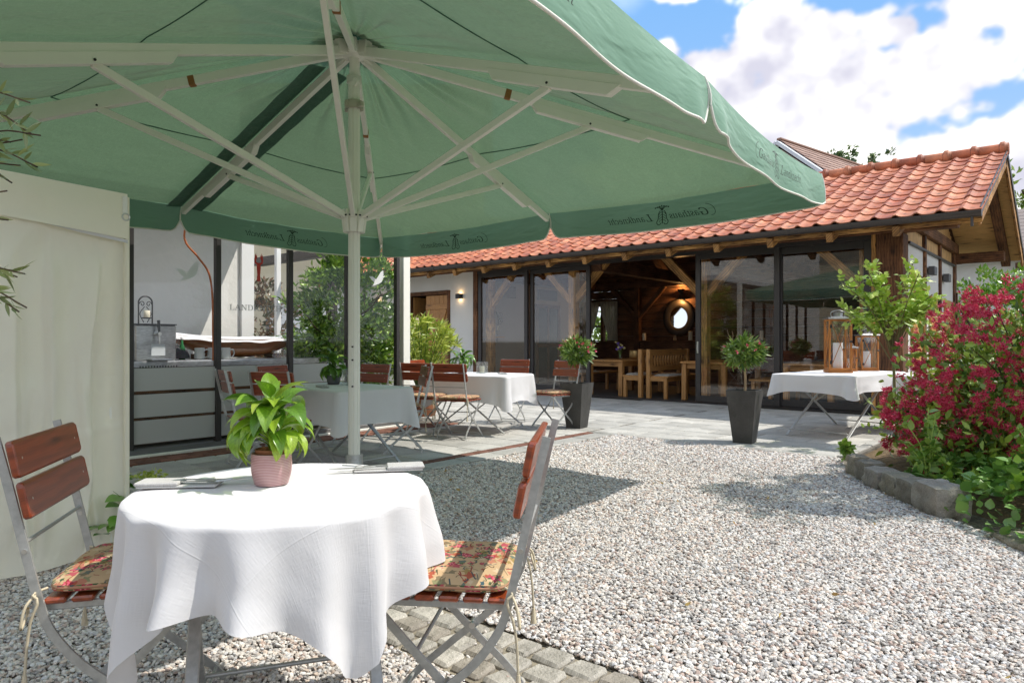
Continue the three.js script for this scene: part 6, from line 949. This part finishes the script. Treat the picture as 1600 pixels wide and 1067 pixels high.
{
  const b = thing('bar_counter', 'long outdoor bar counter with steel top and plank front behind the glass', 'bar', [-8.35, 0, -3.6]);
  part(b, 'worktop', [bx(0.75, 0.035, 4.3, 0, 0.925, 0, 0.004), bx(0.012, 0.06, 4.3, 0.375, 0.90, 0, 0.002)], M.steel);
  for (let k = 0; k < 5; k++) part(b, 'plank', bx(0.025, 0.155, 4.2, 0.33, 0.10 + k * 0.172, 0, 0.004), M.timber); part(b, 'back_panel', bx(0.02, 0.86, 4.2, 0.0, 0.45, 0), M.timberDark); part(b, 'shelf', bx(0.6, 0.02, 4.2, 0.0, 0.45, 0), M.timberDark);
  for (const z of [-2.0, -0.7, 0.7, 2.0]) part(b, 'post', bx(0.06, 0.9, 0.06, 0.28, 0.45, z), M.timber);
  part(b, 'vent_grille', [...Array(14)].map((_, k) => bx(0.006, 0.05, 0.012, 0.382, 0.865, 0.2 + k * 0.03)), M.black);
  const w = 0.945, tap = thing('beer_cooler', 'square steel beer cooler with a tap on the bar counter', 'beer tap', [-8.22, w, -3.20], 0);
  part(tap, 'case', bx(0.40, 0.40, 0.44, 0, 0.2, 0, 0.012), M.steel); part(tap, 'lid', bx(0.41, 0.012, 0.45, 0, 0.407, 0, 0.003), M.iron); part(tap, 'tap', [rod(V(0.2, 0.30, 0), V(0.3, 0.30, 0), 0.02, 10), rod(V(0.28, 0.31, 0), V(0.29, 0.19, 0), 0.012, 8, 0.008), boxUV(lathe([[0.001, 0], [0.03, 0.0], [0.03, 0.02], [0.001, 0.02]], 14)).rotateZ(-Math.PI / 2).translate(0.2, 0.30, 0)], M.bolt); part(tap, 'tap_handle', rod(V(0.28, 0.31, 0), V(0.26, 0.45, 0), 0.012, 8, 0.018), M.black); part(tap, 'notice', bx(0.003, 0.13, 0.15, 0.202, 0.12, -0.02, 0.001), std(0.55, 0.58, 0.60, 0.6)); part(tap, 'drip_tray', bx(0.15, 0.02, 0.22, 0.28, 0.01, 0), M.steel);
  const ih = thing('iron_candle_stand', 'arched wrought iron candle stand on top of the beer cooler', 'candle holder', [-8.32, w + 0.415, -3.20]), I = [];
  for (const z of [-0.075, 0.075]) I.push(rod(V(0, 0, z), V(0, 0.24, z), 0.008, 6)); const ar = []; for (let k = 0; k <= 12; k++) { const a = k / 12 * Math.PI; ar.push(V(0, 0.24 + Math.sin(a) * 0.08, Math.cos(a) * 0.075)); } I.push(tube(ar, 0.009, 20, 6));
  for (const s of [-1, 1]) { const c = []; for (let k = 0; k <= 14; k++) { const a = k / 14 * 7; c.push(V(0, 0.23 + Math.sin(a) * 0.035 * (1 - k / 18), s * (0.035 + Math.cos(a) * 0.03 * (1 - k / 18)))); } I.push(tube(c, 0.005, 24, 5)); I.push(tube([V(0, 0.2, s * 0.01), V(0, 0.12, s * 0.06), V(0, 0.02, s * 0.02)], 0.005, 10, 5)); }
  part(ih, 'scrollwork', I.map((g) => boxUV(g)), M.iron); part(ih, 'dish', boxUV(lathe([[0.001, 0], [0.055, 0.004], [0.06, 0.014]], 14)).translate(0.04, 0.06, 0), M.iron); part(ih, 'candle', boxUV(lathe([[0.001, 0], [0.034, 0], [0.034, 0.09], [0.001, 0.085]], 14)).translate(0.04, 0.065, 0), M.wax);
  const bo = thing('bottle', 'green glass bottle between the beer cooler and the mugs on the bar', 'bottle', [-8.2, w, -3.56]); part(bo, 'glass', boxUV(lathe([[0.001, 0], [0.034, 0], [0.036, 0.02], [0.036, 0.13], [0.014, 0.19], [0.013, 0.24], [0.001, 0.24]], 18)), std(0.03, 0.16, 0.06, 0.15)); part(bo, 'cap', boxUV(lathe([[0.001, 0], [0.016, 0], [0.016, 0.03], [0.001, 0.03]], 12)).translate(0, 0.235, 0), M.white);
  const bag = top('dark_cloth', grid(24, 16, (u, v) => { const a = u * 6.283, q = 1 - v; return [-8.26 + Math.cos(a) * 0.15 * Math.sin(v * 1.57 + 0.001), w + 0.16 * Math.cos(v * 1.5) + N3(Math.cos(a) * 2, v * 4, Math.sin(a) * 2) * 0.05 * v * q * 4 + 0.004, -3.50 + Math.sin(a) * 0.17 * Math.sin(v * 1.57 + 0.001)]; }), std(0.04, 0.04, 0.045, 0.9), 'crumpled dark cloth lying on the bar beside the beer cooler', 'cloth');
  // mugs
  const mug = thing('beer_mug', 'grey stoneware mug with a handle on the bar, leftmost of three', 'mug', [-8.14, w, -3.74]); part(mug, 'body', boxUV(lathe([[0.001, 0], [0.055, 0], [0.06, 0.02], [0.055, 0.14], [0.05, 0.14], [0.052, 0.02], [0.001, 0.015]], 20)), std(0.55, 0.55, 0.53, 0.4)); part(mug, 'handle', boxUV(tube([V(0.01, 0.11, -0.05), V(0.01, 0.115, -0.10), V(0.01, 0.07, -0.115), V(0.01, 0.03, -0.095), V(0.01, 0.025, -0.05)], 0.009, 16, 6)), std(0.55, 0.55, 0.53, 0.4));
  copyOf(mug, 'grey stoneware mug with a handle on the bar, middle of three', [-8.14, w, -3.90], 0); copyOf(mug, 'grey stoneware mug with a handle on the bar, rightmost of three', [-8.14, w, -4.06], 0.2);
  // wooden trough with white cloth
  const tr = thing('wooden_trough', 'long curved wooden trough on the bar, covered with a white cloth', 'trough', [-8.5, w, -4.40]);
  part(tr, 'bowl', grid(40, 12, (u, v) => { const z = (u - 0.5) * 1.7, e = Math.pow(Math.abs(u - 0.5) * 2, 2.4), a = Math.PI + v * Math.PI; return [Math.cos(a) * 0.26 * (1 - 0.35 * e), 0.24 + e * 0.06 + Math.sin(a) * 0.23 * (1 - e * 0.75), z]; }, (u, v) => [u * 2.3, v * 0.8]), wood(0.30, 0.13, 0.05, 0.4)); part(tr, 'stand', [bx(0.3, 0.06, 0.08, 0, 0.03, -0.5), bx(0.3, 0.06, 0.08, 0, 0.03, 0.5)], M.timberDark);
  top('cloth_cover', grid(50, 14, (u, v) => { const z = -4.40 + (u - 0.5) * 1.76, e = Math.pow(Math.abs(u - 0.5) * 2, 2.4), x = (v - 0.5) * 2; return [-8.5 + x * (0.285 - 0.08 * e), w + 0.275 + e * 0.05 - Math.pow(Math.abs(x), 6) * 0.07 * (1 + 0.12 * Math.sin(u * 20)) + N3(u * 8, v * 3, 2) * 0.01, z]; }, (u, v) => [u * 2.3, v * 0.6]), M.cloth, 'white cloth spread over the wooden trough on the bar', 'cloth');
  const gl = thing('drinking_glass', 'group of upturned glasses standing on the bar at the right of the mugs', 'glass', [-8.12, w, -4.72]); for (let k = 0; k < 6; k++) part(gl, 'tumbler', boxUV(lathe([[0.03, 0], [0.035, 0.10], [0.033, 0.10], [0.028, 0.004]], 14)).translate((k % 2) * 0.09 - 0.05, 0, -0.22 + Math.floor(k / 2) * 0.1), M.glass);
  const hose = top('orange_hose', boxUV(tube([V(-7.42, 2.6, -3.32), V(-7.44, 2.25, -3.26), V(-7.44, 2.08, -3.40), V(-7.43, 1.90, -3.52), V(-7.42, 1.2, -3.56), V(-7.44, 0.95, -3.57)], 0.011, 40, 7)), std(0.60, 0.17, 0.05, 0.5), 'thin orange cable hanging down behind the glass screen', 'cable');
}
{ // white house beside the bar, with a glazed corner
  const t = thing('white_house', 'plain white rendered house wall behind the outdoor bar', 'house', [0, 0, 0]);
  part(t, 'wall', boxUV(bb(-9.75, -9.5, 0, 6, -4.95, 8, 0)), M.plaster); part(t, 'eaves', bb(-9.9, -8.4, 2.95, 3.1, -5.1, 3), M.white); part(t, 'column', bb(-9.75, -9.45, 0, 3.0, -5.15, -4.955), M.white);
  for (const z of [-1.2]) { const d = sub(t, 'door'); part(d, 'leaf', bb(-9.5, -9.46, 0, 2.15, z - 0.5, z + 0.5), std(0.42, 0.30, 0.24, 0.6)); for (const y of [0.35, 1.2]) part(d, 'panel', bb(-9.46, -9.445, y, y + 0.7, z - 0.36, z + 0.36), std(0.38, 0.27, 0.21, 0.6)); }
  const g = sub(t, 'glazed_corner'); part(g, 'frame', [bb(-10.05, -9.98, 0, 3, -5.9, -5.82), bb(-11.4, -11.3, 0, 3, -5.3, -5.2), bb(-11.3, -9.75, 0, 0.1, -5.3, -5.2), bb(-10.6, -10.52, 0.1, 2.9, -5.3, -5.22)], M.white); part(g, 'pane', boxUV(bb(-11.3, -9.75, 0.1, 2.9, -5.27, -5.262, 0)), M.glass);
  part(t, 'wall', boxUV(bb(-13.5, -11.4, 0, 6, -5.3, 8, 0)), M.plaster); part(t, 'pergola_beam', bb(-11.2, -8.9, 2.48, 2.62, -6.25, -6.1), M.gutter); part(t, 'pergola_post', bb(-9.05, -8.93, 0, 2.48, -6.24, -6.11), M.gutter);
}
{ // cream house further back with a shuttered window
  const t = thing('cream_house', 'cream rendered house with a white-framed window far behind the glass', 'house', [-18.2, 0, -12.4], 0.72), wm = M.cream, d = 0.3;
  const wx = 1.0, ww = 0.62, wy0 = 3.3, wy1 = 4.75; const hw = [[-9, wx - ww, 0, 8], [wx + ww, 4.6, 0, 8], [wx - ww, wx + ww, 0, wy0], [wx - ww, wx + ww, wy1, 8]];
  part(t, 'wall', hw.map(([a, b, c, e]) => boxUV(bb(a, b, c, e, -d, 0, 0))), wm); part(t, 'side_wall', boxUV(bb(4.3, 4.6, 0, 8, -8, -d - 0.002, 0)), wm); part(t, 'side_wall', boxUV(bb(-9, -8.7, 0, 8, -8, -d - 0.002, 0)), wm);
  const w = sub(t, 'window'); part(w, 'frame', [bb(wx - ww, wx - ww + 0.1, wy0, wy1, -0.15, -0.05), bb(wx + ww - 0.1, wx + ww, wy0, wy1, -0.15, -0.05), bb(wx - 0.05, wx + 0.05, wy0, wy1, -0.14, -0.06), bb(wx - ww + 0.1, wx + ww - 0.1, wy1 - 0.1, wy1, -0.15, -0.05), bb(wx - ww + 0.1, wx + ww - 0.1, wy0, wy0 + 0.1, -0.15, -0.05)], M.white); part(w, 'sill', bb(wx - ww - 0.1, wx + ww + 0.1, wy0 - 0.09, wy0, -0.1, 0.16), M.white); part(w, 'pane', boxUV(bb(wx - ww, wx + ww, wy0, wy1, -0.11, -0.10, 0)), M.glass); part(w, 'curtain', boxUV(bb(wx - ww, wx - 0.25, wy0, wy1, -0.25, -0.22, 0)), std(0.30, 0.42, 0.42, 0.9)); part(w, 'curtain', boxUV(bb(wx + 0.25, wx + ww, wy0, wy1, -0.25, -0.22, 0)), std(0.30, 0.42, 0.42, 0.9)); part(w, 'room', boxUV(bb(wx - ww, wx + ww, wy0, wy1, -0.8, -0.78, 0)), std(0.1, 0.1, 0.1, 1));
  part(t, 'roof', [boxUV(bar(V(-2.2, 7.9, 0.6), V(-2.2, 10.6, -4.0), 14.4, 0.2, 0.02)), boxUV(bar(V(-2.2, 10.6, -4.0), V(-2.2, 7.9, -8.6), 14.4, 0.2, 0.02))], std(0.30, 0.12, 0.08, 0.8, { map: T.mott })); part(t, 'base', boxUV(bb(-9, 4.6, 0, 0.7, 0.002, 0.03, 0)), std(0.5, 0.48, 0.44, 0.9));
  const gd = thing('garage_door', 'white ribbed garage door at the foot of the cream house', 'garage door', [-16.6, 0, -11.0], 0.72); part(gd, 'frame', [bb(-1.4, -1.3, 0, 2.2, 0.2, 0.3), bb(1.3, 1.4, 0, 2.2, 0.2, 0.3), bb(-1.4, 1.4, 2.2, 2.3, 0.2, 0.3)], std(0.2, 0.2, 0.2, 0.6)); for (let k = 0; k < 14; k++) part(gd, 'panel', bb(-1.3, 1.3, 0.02 + k * 0.156, 0.17 + k * 0.156, 0.22, 0.26, 0.01), M.white);
}
{ // low white wall with a tiled outdoor cooking niche, left of the plank door
  const t = thing('low_wall', 'low white garden wall with wooden coping behind the laurel bush', 'wall', [-10.0, 0, -8.1], Math.PI / 2 * 0 + 0.1);
  part(t, 'wall', boxUV(bb(-1.2, 0.62, 0, 0.86, -0.12, 0.12, 0.01)), M.plaster); part(t, 'coping', bb(-1.25, 0.66, 0.86, 0.9, -0.15, 0.15), M.pine);
  const g = thing('cooking_niche', 'beige tiled cooking niche with a steel grill standing on the low white wall', 'grill', [-10.25, 0.9, -8.5], 0.1); for (let a = 0; a < 3; a++) for (let k = 0; k < 2; k++) part(g, 'tile', bb(-0.45 + a * 0.315, -0.145 + a * 0.315, 0.005 + k * 0.34, 0.335 + k * 0.34, -0.1, -0.07), std(0.50, 0.42, 0.32, 0.6, { map: T.mott })); part(g, 'side', bb(0.5, 0.54, 0, 0.7, -0.1, 0.25), std(0.55, 0.46, 0.35, 0.6)); part(g, 'grill', [bx(0.4, 0.1, 0.24, -0.05, 0.36, 0.1), bx(0.5, 0.02, 0.28, -0.05, 0.42, 0.1)], M.steel); part(g, 'stand', [bx(0.03, 0.3, 0.03, -0.2, 0.155, 0.1), bx(0.03, 0.3, 0.03, 0.1, 0.155, 0.1)], M.iron);
}
// ---------------------------------------------------------------- beyond the hall
function tree(name, label, p, h, rad, n, o) {
  const t = thing(name, label, 'tree', p), r = rng(o.seed), cy = h - rad[1];
  part(t, 'trunk', branches(r, V(0, 0, 0), V(0, cy + rad[1] * 0.4, 0), 6, rad[0] * 0.9, h * 0.022, 2), M.bark);
  scatter(t, 'crown', leafGeo(o.len, o.len * 0.5, 0.2, 2, 0.1), M.leaf, crownPts(r, n, V(0, cy, 0), rad, o.clumps || 50, rad[0] * 0.22).map(([q, d, e]) => [q, d, 0.7 + r() * 0.7, mix(o.c0, o.c1, r()), r() * 3]));
}
const far = (X, d) => { const [x, z] = cam(X, d); return [x, 0, z]; };
tree('tree', 'light green broadleaved tree above the far right eave of the hall', far(24.0, 32), 9.6, [2.2, 2.2, 2.2], 2600, { seed: 1, len: 0.28, c0: [0.12, 0.22, 0.03], c1: [0.34, 0.46, 0.09] });
tree('tree', 'tall dark tree left of the gap behind the brown-roofed house', far(22.0, 46), 14.6, [1.5, 2.4, 1.5], 1100, { seed: 2, len: 0.32, c0: [0.04, 0.09, 0.02], c1: [0.13, 0.20, 0.05] });
tree('tree', 'dark loose tree above the ridge behind the brown-roofed house', far(24.6, 46), 13.9, [1.3, 2.6, 1.3], 900, { seed: 3, len: 0.32, c0: [0.05, 0.10, 0.02], c1: [0.15, 0.22, 0.05] });
tree('tree', 'small dark tree top right of the brown-roofed house', far(27.4, 47), 13.4, [1.0, 2.0, 1.0], 600, { seed: 4, len: 0.32, c0: [0.05, 0.10, 0.02], c1: [0.15, 0.22, 0.05] });
tree('tree', 'green tree showing over the left end of the hall roof', far(-5.4, 26), 6.4, [2.6, 2.2, 2.6], 2600, { seed: 5, len: 0.25, c0: [0.07, 0.14, 0.02], c1: [0.26, 0.36, 0.07] });
tree('tree', 'bright green tree outside the hall window', [-13.4, 0, -20.5], 4.6, [2.4, 2.2, 1.6], 4200, { seed: 6, len: 0.2, c0: [0.12, 0.24, 0.03], c1: [0.36, 0.50, 0.08] });
tree('tree', 'bright green tree behind the hall, right of its window', [-8.6, 0, -21.0], 4.2, [1.8, 1.8, 1.2], 1200, { seed: 7, len: 0.2, c0: [0.12, 0.24, 0.03], c1: [0.36, 0.50, 0.08] });
shrub('cherry_laurel_hedge', 'clipped bright green laurel hedge right of the rear end of the hall', far(11.9, 16.6), [1.5, 1.3, 1.0], 4800, { seed: 90, len: 0.15, wid: 0.06, clumps: 90, spread: 0.22, c0: [0.10, 0.26, 0.03], c1: [0.40, 0.60, 0.09], cat: 'hedge', cy: 1.62 });
shrub('privet_hedge', 'hedge behind the crimson bush at the right edge', far(14.8, 17.4), [1.5, 1.15, 1.0], 3000, { seed: 91, len: 0.15, wid: 0.06, clumps: 70, spread: 0.22, c0: [0.06, 0.16, 0.02], c1: [0.24, 0.40, 0.07], cat: 'hedge', cy: 1.5 });
tree('tree', 'garden tree just right of the view, its leafy shade falling on the gravel', [0.95, 0, -7.55], 5.6, [0.85, 0.75, 0.75], 2600, { seed: 8, len: 0.13, c0: [0.10, 0.2, 0.03], c1: [0.34, 0.48, 0.08] });
{ // brown-roofed house behind
  const [x, z] = cam(10.97, 28.2), e = cam(10.97 + 5.93, 28.2 + 4.6), turn = Math.atan2(e[0] - x, e[1] - z), t = thing('house', 'white-gabled house with a brown tiled roof behind the hall ridge', 'house', [x, 0, z], turn);
  // local: ridge along +z, gable at z = 0; slopes fall to +x and -x
  const P = 9.5, s = 0.84, w = 5.4, L = 14, gable = extrude([[-w + 0.5, 0], [w - 0.5, 0], [w - 0.5, P - 0.35 - (w - 0.5) * s], [0, P - 0.35], [-w + 0.5, P - 0.35 - (w - 0.5) * s]], L - 0.4).translate(0, 0, 0.25); part(t, 'wall', gable, M.plaster);
  for (const k of [-1, 1]) { part(t, 'verge_board', bar(V(0, P - 0.12, 0.06), V(k * w, P - 0.12 - w * s, 0.06), 0.14, 0.34, 0.01, V(0, 0, 1)), std(0.62, 0.66, 0.72, 0.6));
    const rf = sub(t, 'roof'), m = [std(0.30, 0.19, 0.15, 0.8), std(0.24, 0.15, 0.12, 0.8), std(0.35, 0.23, 0.18, 0.8)], r = rng(12), geos = [[], [], []], sl = Math.hypot(1, s);
    for (let c = 0; c < 19; c++) for (let q = 0; q < 46; q++) { const d = 0.15 + c * 0.36, X = k * d / sl, y = P - d * s / sl + 0.03; geos[Math.floor(r() * 3)].push(new THREE.BoxGeometry(0.37, 0.03, 0.295).rotateZ(-k * (Math.atan(s) - 0.07)).translate(X, y, 0.3 + q * 0.3 + (r() - 0.5) * 0.01)); }
    geos.forEach((g, i) => { part(rf, 'roof_tiles', g.map((q) => boxUV(q)), m[i]).userData.kind = 'stuff'; }); part(rf, 'deck', boxUV(bar(V(0, P - 0.08, L / 2), V(k * w, P - 0.08 - w * s, L / 2), L - 0.3, 0.08, 0, V(0, 1, 0))), M.timberDark); }
  part(t, 'ridge_cap', bx(0.22, 0.1, L - 0.2, 0, P + 0.05, L / 2, 0.03), std(0.28, 0.17, 0.13, 0.8));
}
{ // white house at the far right with grey tiled roof
  const [x, z] = cam(18.9, 23.6), t = thing('house', 'white house with grey tiled roof and box eaves at the far right', 'house', [x, 0, z], camDir(-0.8, -0.6));
  part(t, 'wall', boxUV(bb(-4, 4, 0, 4.05, -7, 0, 0)), M.plaster); part(t, 'eaves_box', bb(-4.6, 4.6, 4.05, 4.25, -7.5, 0.55), M.white); part(t, 'gutter', rod(V(-4.6, 4.28, 0.62), V(4.6, 4.28, 0.62), 0.07, 10), M.gutter);
  const rf = sub(t, 'roof'), g = []; for (let c = 0; c < 12; c++) for (let q = 0; q < 30; q++) g.push(new THREE.BoxGeometry(0.3, 0.035, 0.37).rotateX(0.50).translate(-4.4 + q * 0.305, 4.36 + c * 0.175, 0.45 - c * 0.30)); part(rf, 'roof_tiles', g.map((q) => boxUV(q)), std(0.26, 0.22, 0.20, 0.8)).userData.kind = 'stuff'; part(rf, 'deck', boxUV(bar(V(0, 4.28, 0.6), V(0, 6.3, -3.4), 9.2, 0.06, 0)), M.timberDark);
  part(t, 'beam_end', bb(-1.1, -0.9, 3.75, 3.95, 0.002, 0.5), M.timberDark); const w = sub(t, 'window'); part(w, 'pane', boxUV(bb(-0.6, 0.3, 2.9, 3.5, 0.002, 0.02, 0)), M.black); part(w, 'frame', [bb(-0.68, -0.6, 2.82, 3.58, 0.002, 0.05), bb(0.3, 0.38, 2.82, 3.58, 0.002, 0.05)], M.white);
}
{ // house across the courtyard behind the visitor: it shows in the door glass
  const t = thing('inn', 'cream inn across the courtyard, mirrored in the glass doors', 'house', [-6, 0, 19], Math.PI);
  part(t, 'wall', boxUV(bb(-12, 12, 0, 7.5, -6, 0, 0)), M.cream); part(t, 'awning', bar(V(0, 2.9, 0.05), V(0, 2.4, 1.6), 7, 0.04, 0.01), std(0.42, 0.06, 0.04, 0.8));
  for (let k = 0; k < 8; k++) for (const y of [0.9, 4.0]) { const w = sub(t, 'window'), x = -10.5 + k * 3; part(w, 'pane', boxUV(bb(x - 0.5, x + 0.5, y, y + 1.4, 0.002, 0.02, 0)), std(0.04, 0.05, 0.06, 0.05)); part(w, 'frame', [bb(x - 0.6, x - 0.5, y - 0.1, y + 1.5, 0.002, 0.06), bb(x + 0.5, x + 0.6, y - 0.1, y + 1.5, 0.002, 0.06), bb(x - 0.03, x + 0.03, y, y + 1.4, 0.022, 0.05)], M.white); }
  part(t, 'roof', boxUV(bar(V(0, 7.4, 0.7), V(0, 10.5, -4), 25, 0.2, 0.02)), std(0.30, 0.12, 0.08, 0.8, { map: T.mott }));
}
scene.traverse((o) => { if (o.isMesh) { o.castShadow = true; o.receiveShadow = true; } });
renderer.render(scene, camera);
